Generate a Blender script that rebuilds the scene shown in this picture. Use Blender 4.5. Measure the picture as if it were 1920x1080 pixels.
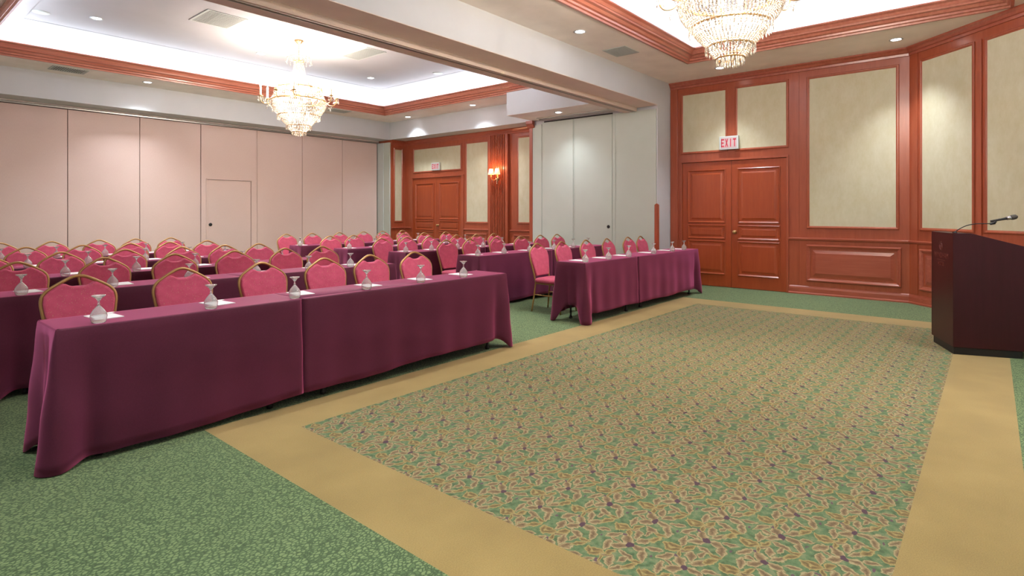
import bpy, bmesh, math, random
from mathutils import Vector, Matrix

for o in list(bpy.data.objects):
    bpy.data.objects.remove(o, do_unlink=True)
SC = bpy.context.scene
COL = SC.collection
PI = math.pi

# ------------------------------------------------------------------ camera, exposure, lights
F_PX, TH, CAM_H, HOR = 1066.4, math.radians(40.17), 1.40, 397.0
cam_d = bpy.data.cameras.new('camera')
cam_d.sensor_width = 36.0
cam_d.lens = F_PX / 1920 * 36
cam_d.shift_y = -(540 - HOR) / 1920
cam_d.clip_start = 0.05
cam = bpy.data.objects.new('camera', cam_d)
cam.location = (0, 0, CAM_H)
cam.rotation_euler = (PI / 2, 0, TH - PI / 2)
COL.objects.link(cam)
SC.camera = cam

world = bpy.data.worlds.new('world')
SC.world = world
world.use_nodes = True
world.node_tree.nodes['Background'].inputs[0].default_value = (0.9, 0.93, 1, 1)
world.node_tree.nodes['Background'].inputs[1].default_value = 0.3

SC.view_settings.view_transform = 'Standard'
SC.view_settings.look = 'None'
SC.view_settings.gamma = 1.0
SC.view_settings.use_curve_mapping = False
SC.view_settings.exposure = 1.25
SC.cycles.max_bounces = 10
SC.cycles.diffuse_bounces = 6
SC.cycles.sample_clamp_indirect = 6.0

ZC = 3.913        # soffit ceiling
ZT = 4.42         # tray ceiling
ZB = 3.43         # underside of beam and bulkheads
NEAR_TRAY = (1.25, -0.20, 9.29, 3.95)
FAR_TRAY = (1.29, 6.35, 9.20, 12.10)

def lamp(kind, name, loc, energy, color, size=None, size_y=None, rot=None, spot=None, blend=0.6, spread=None):
    d = bpy.data.lights.new(name, kind)
    d.energy = energy
    d.color = color
    if kind == 'AREA':
        d.shape = 'RECTANGLE'
        d.size = size
        d.size_y = size_y
        if spread: d.spread = spread
    elif size is not None:
        d.shadow_soft_size = size
    if kind == 'SPOT':
        d.spot_size = spot
        d.spot_blend = blend
    o = bpy.data.objects.new(name, d)
    o.location = loc
    if rot: o.rotation_euler = rot
    COL.objects.link(o)
    return o

COVE = (0.80, 0.91, 1.0)
WARM = (1.0, 0.88, 0.76)
NEUT = (0.90, 0.95, 1.0)
COVE_W = 10.5     # watts per metre of cove strip
for (x0, y0, x1, y1) in (NEAR_TRAY, FAR_TRAY):
    # cove strips sit on the ledge behind the wooden lip and shine upwards
    for (cx, cy, lx, ly) in (((x0 + x1) / 2, y0 - 0.13, x1 - x0, 0.1), ((x0 + x1) / 2, y1 + 0.13, x1 - x0, 0.1),
                             (x0 - 0.13, (y0 + y1) / 2, 0.1, y1 - y0), (x1 + 0.13, (y0 + y1) / 2, 0.1, y1 - y0)):
        lamp('AREA', 'cove_strip_light', (cx, cy, 4.04), COVE_W * max(lx, ly), COVE, lx, ly, (PI, 0, 0))
# recessed downlights: (x, y, z, lit disc seen)
DOWN = [(6.67, 4.39, ZC), (9.93, 3.63, ZC), (9.95, 1.07, ZC), (3.87, 12.51, ZC), (9.73, 11.82, ZC), (9.64, 9.35, ZC),
        (9.455, 6.746, ZB), (2.60, 10.68, ZT), (5.20, 10.66, ZT), (7.75, 10.71, ZT)]
DOWN_W = 116.0
for (x, y, z) in DOWN:
    lamp('SPOT', 'downlight_beam', (x, y, z - 0.03), DOWN_W * (0.4 if z == ZB else 1), (0.84, 0.92, 1.0), 0.09, rot=(0, 0, 0), spot=math.radians(86 if y < 5 else 116), blend=1.0)
# further lamps of the same kind along the parts of the room outside the frame
for (x, y, z) in ((3.3, 4.39, ZC), (0.6, 3.0, ZC), (0.6, 0.4, ZC), (3.2, -0.7, ZC), (6.4, -0.7, ZC), (2.6, 7.75, ZT), (5.2, 7.75, ZT), (7.75, 7.75, ZT)):
    lamp('SPOT', 'downlight_beam', (x, y, z - 0.03), DOWN_W, NEUT, 0.05, rot=(0, 0, 0), spot=math.radians(84), blend=0.9)
CH_W = 108.0
CHANDS = [(5.26, 1.83), (5.24, 9.34)]
for (x, y) in CHANDS:
    # four pairs of candle bulbs, then the bulbs inside the basket
    for q in range(4):
        a = q * PI / 2 + math.radians(40.17 - 90)
        lamp('POINT', 'candle_light', (x + 0.64 * math.cos(a), y + 0.64 * math.sin(a), 3.60), CH_W / 4, WARM, 0.05)
    lamp('POINT', 'chandelier_light', (x, y, 3.22), CH_W * 0.48, WARM, 0.12)

# ------------------------------------------------------------------ materials
def lin(h):
    h = h.lstrip('#')
    v = [int(h[i:i + 2], 16) / 255 for i in (0, 2, 4)]
    return tuple((c / 12.92 if c <= 0.04045 else ((c + 0.055) / 1.055) ** 2.4) for c in v) + (1.0,)

class N:
    """small helper round a node tree"""
    def __init__(s, name):
        s.m = bpy.data.materials.new(name)
        s.m.use_nodes = True
        s.t = s.m.node_tree
        s.b = s.t.nodes['Principled BSDF']
    def n(s, typ, **kw):
        k = s.t.nodes.new(typ)
        for a, v in kw.items(): setattr(k, a, v)
        return k
    def l(s, a, b): s.t.links.new(a, b)
    def math(s, op, a, b=None, c=None, clamp=False):
        k = s.n('ShaderNodeMath', operation=op, use_clamp=clamp)
        for i, v in enumerate((a, b, c)):
            if v is None: continue
            if isinstance(v, (int, float)): k.inputs[i].default_value = v
            else: s.l(v, k.inputs[i])
        return k.outputs[0]
    def vec(s, op, a, b=None, c=None):
        k = s.n('ShaderNodeVectorMath', operation=op)
        for i, v in enumerate((a, b, c)):
            if v is None: continue
            if isinstance(v, (tuple, list)): k.inputs[i].default_value = v
            else: s.l(v, k.inputs[i])
        return k.outputs[0]
    def mix(s, f, a, b, mode='MIX'):
        k = s.n('ShaderNodeMix', data_type='RGBA', blend_type=mode)
        for i, v in ((0, f), (6, a), (7, b)):
            if isinstance(v, (int, float)): k.inputs[i].default_value = v
            elif isinstance(v, tuple): k.inputs[i].default_value = v
            else: s.l(v, k.inputs[i])
        return k.outputs[2]
    def ramp(s, f, stops, interp='LINEAR'):
        k = s.n('ShaderNodeValToRGB')
        k.color_ramp.interpolation = interp
        e = k.color_ramp.elements
        while len(e) < len(stops): e.new(0.5)
        for q, (p, c) in zip(e, stops):
            q.position = p
            q.color = c
        s.l(f, k.inputs[0])
        return k.outputs[0]
    def coord(s, kind='Object'):
        return s.n('ShaderNodeTexCoord').outputs[kind]
    def noise(s, vec, scale, detail=3, rough=0.5, out='Fac'):
        k = s.n('ShaderNodeTexNoise')
        k.inputs['Scale'].default_value = scale
        k.inputs['Detail'].default_value = detail
        k.inputs['Roughness'].default_value = rough
        s.l(vec, k.inputs['Vector'])
        return k.outputs[out]
    def bump(s, h, strength=0.3, dist=0.01):
        k = s.n('ShaderNodeBump')
        k.inputs['Strength'].default_value = strength
        k.inputs['Distance'].default_value = dist
        s.l(h, k.inputs['Height'])
        s.l(k.outputs[0], s.b.inputs['Normal'])
    def set(s, **kw):
        for a, v in kw.items():
            a = {'base': 'Base Color', 'rough': 'Roughness', 'metal': 'Metallic', 'spec': 'Specular IOR Level', 'trans': 'Transmission Weight',
                 'ior': 'IOR', 'sheen': 'Sheen Weight', 'sheen_tint': 'Sheen Tint', 'sheen_rough': 'Sheen Roughness', 'coat': 'Coat Weight', 'coat_rough': 'Coat Roughness',
                 'emit': 'Emission Color', 'emit_s': 'Emission Strength', 'sub': 'Subsurface Weight'}[a]
            if isinstance(v, (int, float, tuple)): s.b.inputs[a].default_value = v
            else: s.l(v, s.b.inputs[a])
        return s

def plain(name, col, rough=0.6, var=0.05, scale=3.0, **kw):
    """paint-like material with a faint procedural variation"""
    k = N(name)
    c = lin(col)
    f = k.noise(k.coord(), scale, 4)
    d = tuple(x * (1 - var) for x in c[:3]) + (1,)
    e = tuple(min(1, x * (1 + var)) for x in c[:3]) + (1,)
    k.set(base=k.ramp(f, [(0.3, d), (0.7, e)]), rough=rough, **kw)
    return k.m

M = {}
M['ceiling'] = plain('ceiling_paint', '#f3eae2', 0.8)
M['tray'] = plain('tray_paint', '#adabaf', 0.8, 0.02)
M['white'] = plain('white_wall_paint', '#c2c4c7', 0.7, 0.02)
M['beam_under'] = plain('beam_underside_paint', '#dcc8bb', 0.7, 0.04)
M['cream'] = plain('cream_partition_vinyl', '#b9c0b5', 0.55, 0.02)
M['jamb'] = plain('grey_jamb_paint', '#b9bfbb', 0.5, 0.02)
M['metal'] = plain('aluminium_track', '#b9b6b0', 0.35, 0.03, metal=0.8)
M['dark'] = plain('dark_recess', '#26211f', 0.7)
M['black'] = plain('black_rubber', '#141215', 0.5)
M['gold'] = plain('gilt_brass', '#c9a674', 0.28, 0.06, 20, metal=0.9)
M['chairgold'] = plain('gold_painted_tube', '#a8834f', 0.36, 0.08, 12, metal=0.45)
M['chrome'] = plain('polished_steel', '#c9c9cf', 0.15, 0.02, metal=1.0)
M['paper'] = plain('white_paper', '#f3f0f0', 0.7, 0.01)
M['vent'] = plain('vent_paint', '#b2b6b2', 0.5, 0.02)
M['ventdark'] = plain('vent_inside', '#4b4640', 0.8)
M['tabletop'] = plain('table_laminate', '#8a7a68', 0.5, 0.05)
M['candle'] = plain('candle_sleeve', '#f4ead4', 0.5, 0.01, sub=0.2)

def wood(name, a, b, c, rough=0.32, axis=2, coat=0.25):
    k = N(name)
    co = k.coord()
    sc = [14, 14, 14]
    sc[axis] = 1.1
    v = k.vec('MULTIPLY', co, tuple(sc))
    f = k.noise(v, 1.6, 6, 0.62)
    g = k.noise(v, 7.0, 3, 0.5)
    big = k.noise(co, 0.9, 2)
    f2 = k.math('ADD', k.math('MULTIPLY', f, 0.6), k.math('ADD', k.math('MULTIPLY', g, 0.2), k.math('MULTIPLY', big, 0.2)))
    k.set(base=k.ramp(f2, [(0.34, lin(a)), (0.5, lin(b)), (0.66, lin(c))]), rough=rough, coat=coat, coat_rough=0.2)
    return k.m
M['wood'] = wood('cherry_wood', '#8c4029', '#96482f', '#9f5036')
M['woodh'] = wood('cherry_wood_moulding', '#94483a', '#a05443', '#ac6450', 0.3, axis=0)
M['woody'] = wood('cherry_wood_rail', '#924635', '#9a4d3a', '#a45844', 0.3, axis=1)
M['lip'] = wood('moulding_wood_lit', '#a25a48', '#b06a55', '#bd7b66', 0.28, axis=0)  # lighter copy of the moulding wood, its highlights put into the colour
M['doorwood'] = wood('door_wood', '#86381a', '#8d3e1f', '#944524', 0.34)
M['lectern'] = wood('mahogany_veneer', '#340f14', '#391117', '#3e141a', 0.4, coat=0.05)
M['lectern'].node_tree.nodes['Principled BSDF'].inputs['Specular IOR Level'].default_value = 0.3

def fabric_panel():
    k = N('damask_wall_fabric')
    co = k.coord()
    v = k.vec('MULTIPLY', co, (1, 1, 0.55))
    f = k.noise(v, 9, 5, 0.6)
    g = k.noise(k.vec('MULTIPLY', co, (40, 40, 18)), 1.0, 3)
    s = k.math('ADD', k.math('MULTIPLY', f, 0.75), k.math('MULTIPLY', g, 0.25))
    k.set(base=k.ramp(s, [(0.34, lin('#bdb594')), (0.5, lin('#c2bb9e')), (0.66, lin('#c7c1a7'))]), rough=0.75, sheen=0.15)
    return k.m
M['fabric'] = fabric_panel()

def pink_vinyl():
    k = N('pink_partition_fabric')
    co = k.coord()
    f = k.noise(k.vec('MULTIPLY', co, (160, 160, 25)), 1, 2)
    g = k.noise(co, 0.7, 3)
    s = k.math('ADD', k.math('MULTIPLY', f, 0.4), k.math('MULTIPLY', g, 0.6))
    k.set(base=k.ramp(s, [(0.35, lin('#c8ada2')), (0.65, lin('#d0b7ac'))]), rough=0.8)
    return k.m
M['pink'] = pink_vinyl()

def beam_step_mat():
    k = N('worn_track_housing_paint')
    co = k.coord()
    f = k.noise(k.vec('MULTIPLY', co, (1, 3, 3)), 2.5, 6, 0.7)
    k.set(base=k.ramp(f, [(0.5, lin('#dccabe')), (0.62, lin('#e2cdbd')), (0.68, lin('#f6e6d0')), (0.72, lin('#d6c3b6'))]), rough=0.7)
    return k.m
M['step'] = beam_step_mat()

def green_carpet():
    k = N('green_carpet')
    co = k.coord()
    w = k.noise(co, 60, 2, out='Color')
    d = k.vec('MULTIPLY_ADD', w, (0.012, 0.012, 0), co)
    vo = k.n('ShaderNodeTexVoronoi', feature='DISTANCE_TO_EDGE')
    vo.inputs['Scale'].default_value = 46
    k.l(k.vec('MULTIPLY', d, (1.0, 1.45, 1)), vo.inputs['Vector'])
    fine = k.noise(co, 240, 2)
    big = k.noise(co, 1.3, 3)
    e = k.math('ADD', vo.outputs['Distance'], k.math('MULTIPLY', fine, 0.10))
    c = k.ramp(e, [(0.06, lin('#33452a')), (0.16, lin('#4d643d')), (0.26, lin('#788a5d'))])
    c = k.mix(k.math('MULTIPLY', big, 0.35), c, lin('#566b48'))
    k.set(base=c, rough=0.95, sheen=0.1)
    k.bump(e, 0.35, 0.004)
    return k.m
M['green'] = green_carpet()

def tan_carpet():
    k = N('tan_carpet')
    co = k.coord()
    f = k.noise(co, 180, 3)
    g = k.noise(co, 2.2, 4)
    s = k.math('ADD', k.math('MULTIPLY', f, 0.5), k.math('MULTIPLY', g, 0.5))
    k.set(base=k.ramp(s, [(0.36, lin('#7a6738')), (0.5, lin('#84703e')), (0.64, lin('#8e7a47'))]), rough=0.95, sheen=0.2)
    k.bump(f, 0.3, 0.003)
    return k.m
M['tan'] = tan_carpet()

def floral_carpet():
    """woven repeat, 0.236 m square: eyed flowers, tulips and scattered leaves on green"""
    k = N('floral_carpet')
    co = k.coord()
    w = k.noise(co, 28, 2, out='Color')
    wob = k.vec('MULTIPLY_ADD', w, (0.035, 0.035, 0), co)
    p = k.vec('MULTIPLY', wob, (1 / 0.2363, 1 / 0.2363, 0))
    p = k.vec('SUBTRACT', p, (0.16, 0.0, 0))
    def leaf(cx, cy, ang, L, W):
        q = k.vec('SUBTRACT', p, (cx, cy, 0))
        q = k.vec('WRAP', q, (0.5, 0.5, 0.5), (-0.5, -0.5, -0.5))
        r = k.n('ShaderNodeVectorRotate', rotation_type='Z_AXIS')
        r.inputs['Angle'].default_value = -math.radians(ang)
        k.l(q, r.inputs['Vector'])
        s = k.n('ShaderNodeSeparateXYZ')
        k.l(r.outputs[0], s.inputs[0])
        u = k.math('MULTIPLY', s.outputs[0], 1 / L)
        a = k.math('SUBTRACT', 1.0, k.math('MULTIPLY', u, u))
        return k.math('SUBTRACT', a, k.math('MULTIPLY', k.math('ABSOLUTE', s.outputs[1]), 1 / W))
    def group(items):
        acc = None
        for it in items:
            m = leaf(*it)
            acc = m if acc is None else k.math('MAXIMUM', acc, m)
        return acc
    pink = group([(0.12, 0.12, 40, 0.20, 0.11), (-0.13, 0.12, 135, 0.18, 0.10), (0.0, -0.17, 85, 0.17, 0.10),
                  (0.37, 0.03, 15, 0.19, 0.085), (0.27, -0.15, -40, 0.20, 0.085), (-0.31, -0.09, 70, 0.19, 0.08), (-0.26, 0.31, 10, 0.21, 0.085),
                  (0.10, 0.38, -30, 0.20, 0.085), (-0.17, -0.33, 25, 0.20, 0.085), (0.15, -0.38, 110, 0.16, 0.075), (-0.02, 0.26, 80, 0.12, 0.06),
                  (-0.46, -0.10, -15, 0.13, 0.06), (0.46, 0.17, -50, 0.14, 0.055)])
    yell = group([(0.49, 0.38, 90, 0.17, 0.085), (0.39, 0.35, 130, 0.17, 0.075), (0.40, 0.48, 40, 0.17, 0.07), (0.44, -0.28, 150, 0.18, 0.08), (-0.41, 0.15, -25, 0.16, 0.07), (0.33, 0.20, 20, 0.13, 0.05), (-0.38, -0.30, 100, 0.13, 0.06)])
    hatch = k.noise(k.vec('MULTIPLY', wob, (90, 45, 1)), 1.0, 3)
    pink = k.math('ADD', pink, k.math('MULTIPLY', k.math('SUBTRACT', hatch, 0.5), 0.9))
    yell = k.math('ADD', yell, k.math('MULTIPLY', k.math('SUBTRACT', hatch, 0.5), 0.9))
    eye = group([(0.0, 0.0, 15, 0.10, 0.065)])
    bud = group([(0.24, 0.24, 60, 0.05, 0.035), (-0.05, -0.44, 0, 0.05, 0.03)])
    fine = k.noise(co, 260, 2)
    gn = k.noise(co, 30, 3)
    base = k.ramp(gn, [(0.35, lin('#3b5236')), (0.5, lin('#4e6846')), (0.66, lin('#697456'))])
    cp = k.ramp(pink, [(0.0, lin('#67603f')), (0.18, lin('#978c6c')), (0.45, lin('#7b684c')), (0.85, lin('#5f4d36'))])
    cy = k.ramp(yell, [(0.0, lin('#6a6340')), (0.22, lin('#918558')), (0.5, lin('#7b683f')), (0.85, lin('#5e4e2e'))])
    c = k.mix(k.math('MULTIPLY', k.math('ADD', pink, 0.05), 12, clamp=True), base, cp)
    c = k.mix(k.math('MULTIPLY', yell, 12, clamp=True), c, cy)
    c = k.mix(k.math('MULTIPLY', eye, 5, clamp=True), c, lin('#4a3040'))
    c = k.mix(k.math('MULTIPLY', bud, 4, clamp=True), c, lin('#5d4450'))
    c = k.mix(0.25, c, k.ramp(fine, [(0.3, lin('#4a4a38')), (0.7, lin('#d6c9a2'))]), 'OVERLAY')
    k.set(base=c, rough=0.95, sheen=0.1)
    k.bump(fine, 0.3, 0.003)
    return k.m
M['floral'] = floral_carpet()

def cloth_mat():
    k = N('burgundy_tablecloth')
    co = k.coord()
    f = k.noise(k.vec('MULTIPLY', co, (300, 300, 120)), 1, 1)
    g = k.noise(co, 2.5, 3)
    s = k.math('ADD', k.math('MULTIPLY', f, 0.4), k.math('MULTIPLY', g, 0.6))
    k.set(base=k.ramp(s, [(0.35, lin('#3f1724')), (0.65, lin('#4a1c2d'))]), rough=0.6, spec=0.2, sheen=0.75, sheen_tint=lin('#ff7fb8'), sheen_rough=0.5)
    return k.m
M['cloth'] = cloth_mat()

def chair_fabric():
    k = N('rose_chair_fabric')
    co = k.coord()
    vo = k.n('ShaderNodeTexVoronoi')
    vo.inputs['Scale'].default_value = 75
    k.l(co, vo.inputs['Vector'])
    n = k.noise(co, 18, 3)
    base = k.ramp(n, [(0.3, lin('#a04056')), (0.7, lin('#ad4b63'))])
    c = k.mix(k.math('LESS_THAN', vo.outputs['Distance'], 0.17), base, lin('#c08a78'))
    k.set(base=c, rough=0.85, sheen=0.3, sheen_tint=lin('#e8a0b0'))
    return k.m
M['chair'] = chair_fabric()

def glass():
    k = N('clear_glass')
    k.set(base=(1, 1, 1, 1), rough=0.03, trans=0.80, ior=1.45, spec=1.0)
    return k.m
M['glass'] = glass()
def crystal():
    k = N('cut_crystal')
    f = k.noise(k.coord(), 60, 2)
    k.set(base=k.ramp(f, [(0.40, (0.45, 0.36, 0.26, 1)), (0.58, (1.0, 0.95, 0.88, 1))]), rough=0.1, trans=0.35, ior=1.5, spec=0.9)
    return k.m
M['crystal'] = crystal()
def emissive(name, col, s):
    k = N(name)
    k.set(base=lin(col), emit=lin(col), emit_s=s, rough=0.5)
    return k.m
M['bulb'] = emissive('lit_bulb', '#fff0d2', 6)
M['sbulb'] = emissive('lit_sconce_bulb', '#ffd9a8', 1.2)
M['downlit'] = emissive('lit_downlight_lens', '#ffffff', 9)
M['shade'] = emissive('lit_lamp_shade', '#ffdfb4', 0.28)
M['exitface'] = emissive('exit_sign_face', '#b59f9c', 0.05)
M['exitred'] = emissive('exit_letters', '#b82c42', 0.10)
M['emblem'] = plain('carved_emblem', '#6a3430', 0.35)

def tone(name, k):
    """scale the colours of a material's ramps"""
    for nd in M[name].node_tree.nodes:
        if nd.type == 'VALTORGB':
            for e in nd.color_ramp.elements:
                e.color = tuple(min(1.0, c * q) for c, q in zip(e.color[:3], k)) + (1.0,)
for nm, k in (('tan', (1.32, 1.32, 1.28)), ('green', (1.12, 1.18, 1.10)), ('floral', (1.22, 1.24, 1.20)), ('wood', (1.10, 1.10, 1.04)), ('woodh', (1.05, 1.05, 1.0)), ('lip', (0.92, 0.92, 0.92)),
              ('woody', (1.08, 1.06, 1.0)), ('doorwood', (1.22, 1.15, 1.0)), ('chair', (1.38, 1.22, 1.32)), ('cloth', (1.28, 1.2, 1.3)), ('pink', (1.08, 1.1, 1.12)), ('beam_under', (1.2, 1.25, 1.3))):
    tone(nm, k)

# ------------------------------------------------------------------ geometry helpers
def obj(name, bm, mat, parent=None, smooth=False, bevel=0, seg=2, mw=None):
    me = bpy.data.meshes.new(name)
    bmesh.ops.recalc_face_normals(bm, faces=bm.faces)
    bm.to_mesh(me)
    bm.free()
    for m in (mat if isinstance(mat, (list, tuple)) else [mat]): me.materials.append(m)
    if smooth:
        for p in me.polygons: p.use_smooth = True
    o = bpy.data.objects.new(name, me)
    COL.objects.link(o)
    if parent is not None: o.parent = parent
    if bevel:
        b = o.modifiers.new('bevel', 'BEVEL')
        b.width = bevel
        b.segments = seg
        b.limit_method = 'ANGLE'
        b.angle_limit = math.radians(40)
    return o
def box(bm, x0, x1, y0, y1, z0, z1, mi=0):
    v = [bm.verts.new(p) for p in ((x0, y0, z0), (x1, y0, z0), (x1, y1, z0), (x0, y1, z0), (x0, y0, z1), (x1, y0, z1), (x1, y1, z1), (x0, y1, z1))]
    for f in ((3, 2, 1, 0), (4, 5, 6, 7), (0, 1, 5, 4), (1, 2, 6, 5), (2, 3, 7, 6), (3, 0, 4, 7)):
        bm.faces.new([v[i] for i in f]).material_index = mi
    return bm
def mbox(*a): return box(bmesh.new(), *a)
def pbox(bm, fm, a0, a1, z0, z1, h0, h1):
    """box in wall coordinates (a along, z up, h out of the wall) through the map fm"""
    P = [(a0, z0, h0), (a1, z0, h0), (a1, z1, h0), (a0, z1, h0), (a0, z0, h1), (a1, z0, h1), (a1, z1, h1), (a0, z1, h1)]
    v = [bm.verts.new(fm(*p)) for p in P]
    for f in ((3, 2, 1, 0), (4, 5, 6, 7), (0, 1, 5, 4), (1, 2, 6, 5), (2, 3, 7, 6), (3, 0, 4, 7)):
        bm.faces.new([v[i] for i in f])
    return bm
def sweep(bm, pts, prof, fm, closed=True):
    """mitred sweep of the closed profile [(offset to the left, height)] along 2D points"""
    n = len(pts)
    rings = []
    for i in range(n):
        p = Vector(pts[i])
        d0 = (p - Vector(pts[i - 1])) if (closed or i > 0) else None
        d1 = (Vector(pts[(i + 1) % n]) - p) if (closed or i < n - 1) else None
        if d0 is None: d0 = d1
        if d1 is None: d1 = d0
        d0 = d0.normalized(); d1 = d1.normalized()
        n0 = Vector((-d0.y, d0.x)); n1 = Vector((-d1.y, d1.x))
        m = (n0 + n1).normalized()
        k = 1 / max(0.3, m.dot(n0))
        rings.append([bm.verts.new(fm(p.x + m.x * k * o, p.y + m.y * k * o, h)) for (o, h) in prof])
    L = len(prof)
    for i in range(n if closed else n - 1):
        a, b = rings[i], rings[(i + 1) % n]
        for j in range(L):
            bm.faces.new((a[j], a[(j + 1) % L], b[(j + 1) % L], b[j]))
    if not closed:
        bm.faces.new(rings[0]); bm.faces.new(rings[-1][::-1])
    return bm
def rectpts(a0, a1, b0, b1): return [(a0, b0), (a1, b0), (a1, b1), (a0, b1)]
def tube(bm, pts, r, seg=8, cap=True, closed=False):
    pts = [Vector(p) for p in pts]
    n = len(pts)
    rr = r if isinstance(r, (list, tuple)) else [r] * n
    up = Vector((0, 0, 1))
    t0 = (pts[1] - pts[0]).normalized()
    if abs(t0.dot(up)) > 0.95: up = Vector((1, 0, 0))
    u = (up - t0 * up.dot(t0)).normalized()
    rings = []
    for i in range(n):
        if closed: t = (pts[(i + 1) % n] - pts[i - 1]).normalized()
        else: t = (pts[min(n - 1, i + 1)] - pts[max(0, i - 1)]).normalized()
        u = (u - t * u.dot(t)).normalized()
        w = t.cross(u)
        rings.append([bm.verts.new(pts[i] + (u * math.cos(2 * PI * k / seg) + w * math.sin(2 * PI * k / seg)) * rr[i]) for k in range(seg)])
    for i in range(n if closed else n - 1):
        a, b = rings[i], rings[(i + 1) % n]
        for k in range(seg): bm.faces.new((a[k], a[(k + 1) % seg], b[(k + 1) % seg], b[k]))
    if cap and not closed:
        bm.faces.new(rings[0][::-1]); bm.faces.new(rings[-1])
    return bm
def lathe(bm, prof, seg=16, c=(0, 0, 0)):
    rings = []
    for (r, z) in prof:
        if r < 1e-5: rings.append([bm.verts.new((c[0], c[1], c[2] + z))])
        else: rings.append([bm.verts.new((c[0] + r * math.cos(2 * PI * k / seg), c[1] + r * math.sin(2 * PI * k / seg), c[2] + z)) for k in range(seg)])
    for a, b in zip(rings[:-1], rings[1:]):
        for k in range(seg):
            k2 = (k + 1) % seg
            if len(a) == 1 and len(b) == 1: continue
            if len(a) == 1: bm.faces.new((a[0], b[k], b[k2]))
            elif len(b) == 1: bm.faces.new((a[k], a[k2], b[0]))
            else: bm.faces.new((a[k], a[k2], b[k2], b[k]))
    return bm
def smooth_path(pts, n=6):
    """Catmull-Rom through the points"""
    P = [Vector(p) for p in pts]
    out = []
    for i in range(len(P) - 1):
        p0 = P[max(0, i - 1)]; p1 = P[i]; p2 = P[i + 1]; p3 = P[min(len(P) - 1, i + 2)]
        for j in range(n):
            t = j / n
            out.append(0.5 * ((2 * p1) + (-p0 + p2) * t + (2 * p0 - 5 * p1 + 4 * p2 - p3) * t * t + (-p0 + 3 * p1 - 3 * p2 + p3) * t ** 3))
    out.append(P[-1])
    return out
OCT = [(1, 0, 0), (-1, 0, 0), (0, 1, 0), (0, -1, 0), (0, 0, 1), (0, 0, -1)]
OCF = [(0, 2, 4), (2, 1, 4), (1, 3, 4), (3, 0, 4), (2, 0, 5), (1, 2, 5), (3, 1, 5), (0, 3, 5)]
def bead(bm, p, r, rz=None):
    rz = rz or r
    v = [bm.verts.new((p[0] + a * r, p[1] + b * r, p[2] + c * rz)) for (a, b, c) in OCT]
    for f in OCF: bm.faces.new([v[i] for i in f])

def empty(name, loc=(0, 0, 0), rz=0):
    o = bpy.data.objects.new(name, None)
    o.empty_display_size = 0.1
    o.location = loc
    o.rotation_euler = (0, 0, rz)
    COL.objects.link(o)
    return o
def tag(o, label, cat, group=None):
    o['label'] = label
    o['category'] = cat
    if group: o['group'] = group
    return o
def struct(o):
    o['kind'] = 'structure'
    return o
def copy_tree(o, parent=None):
    c = o.copy()
    COL.objects.link(c)
    if parent is not None: c.parent = parent
    for ch in list(o.children): copy_tree(ch, c)
    return c

# ------------------------------------------------------------------ floor
XL, XR, YF, YB = -0.35, 10.6, -1.15, 13.55
TAN = (1.515, -0.13, 8.93, 3.865)
FLO = (1.945, 0.293, 8.45, 3.435)
def frame_box(bm, o, i, z0, z1):
    box(bm, o[0], o[2], o[1], i[1], z0, z1); box(bm, o[0], o[2], i[3], o[3], z0, z1)
    box(bm, o[0], i[0], i[1], i[3], z0, z1); box(bm, i[2], o[2], i[1], i[3], z0, z1)
    return bm
fl = struct(obj('floor', frame_box(bmesh.new(), (XL - 0.2, YF - 0.2, XR + 0.2, YB + 0.2), TAN, -0.12, 0), M['green']))
obj('carpet_border', frame_box(bmesh.new(), TAN, FLO, -0.12, 0), M['tan'], fl)['label'] = 'plain tan carpet border'
obj('floral_carpet', mbox(FLO[0], FLO[2], FLO[1], FLO[3], -0.12, 0), M['floral'], fl)['label'] = 'floral patterned carpet field'

# ------------------------------------------------------------------ plain walls outside the frame
bm = mbox(XL - 0.15, XL, YF - 0.15, YB + 0.15, 0, 4.6)
struct(obj('wall_left', bm, M['white']))
bm = mbox(XL, 8.6, YF - 0.15, YF, 0, 4.6)
struct(obj('wall_front', bm, M['white']))

# ------------------------------------------------------------------ wall maps
mapR = lambda a, z, h: (XR - h, a, z)                                    # wood wall, a = world Y
S2 = math.sqrt(0.5)
mapA = lambda a, z, h: (10.6 - S2 * a - S2 * h, 0.97 - S2 * a + S2 * h, z)  # angled wall
mapN = lambda a, z, h: (a, 13.0 - h, z)                                  # short return wall, a = world X
FR_PROF = [(-0.035, 0.0), (-0.035, 0.012), (-0.026, 0.022), (-0.012, 0.022), (-0.004, 0.013), (0.004, 0.011), (0.010, 0.004), (0.010, 0.0)]
BIG_PROF = [(-0.03, 0.0), (-0.03, 0.018), (-0.02, 0.03), (-0.005, 0.03), (0.01, 0.016), (0.025, 0.012), (0.03, 0.0)]
def ring(bm, fm, a0, a1, z0, z1, prof=FR_PROF):
    return sweep(bm, rectpts(a0, a1, z0, z1), prof, fm)
def panel(parent, fm, a0, a1, z0, z1, wmat):
    obj('fabric_panel', pbox(bmesh.new(), fm, a0, a1, z0, z1, 0.0005, 0.006), M['fabric'], parent)
    obj('panel_moulding', ring(bmesh.new(), fm, a0, a1, z0, z1), wmat, parent)
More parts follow.
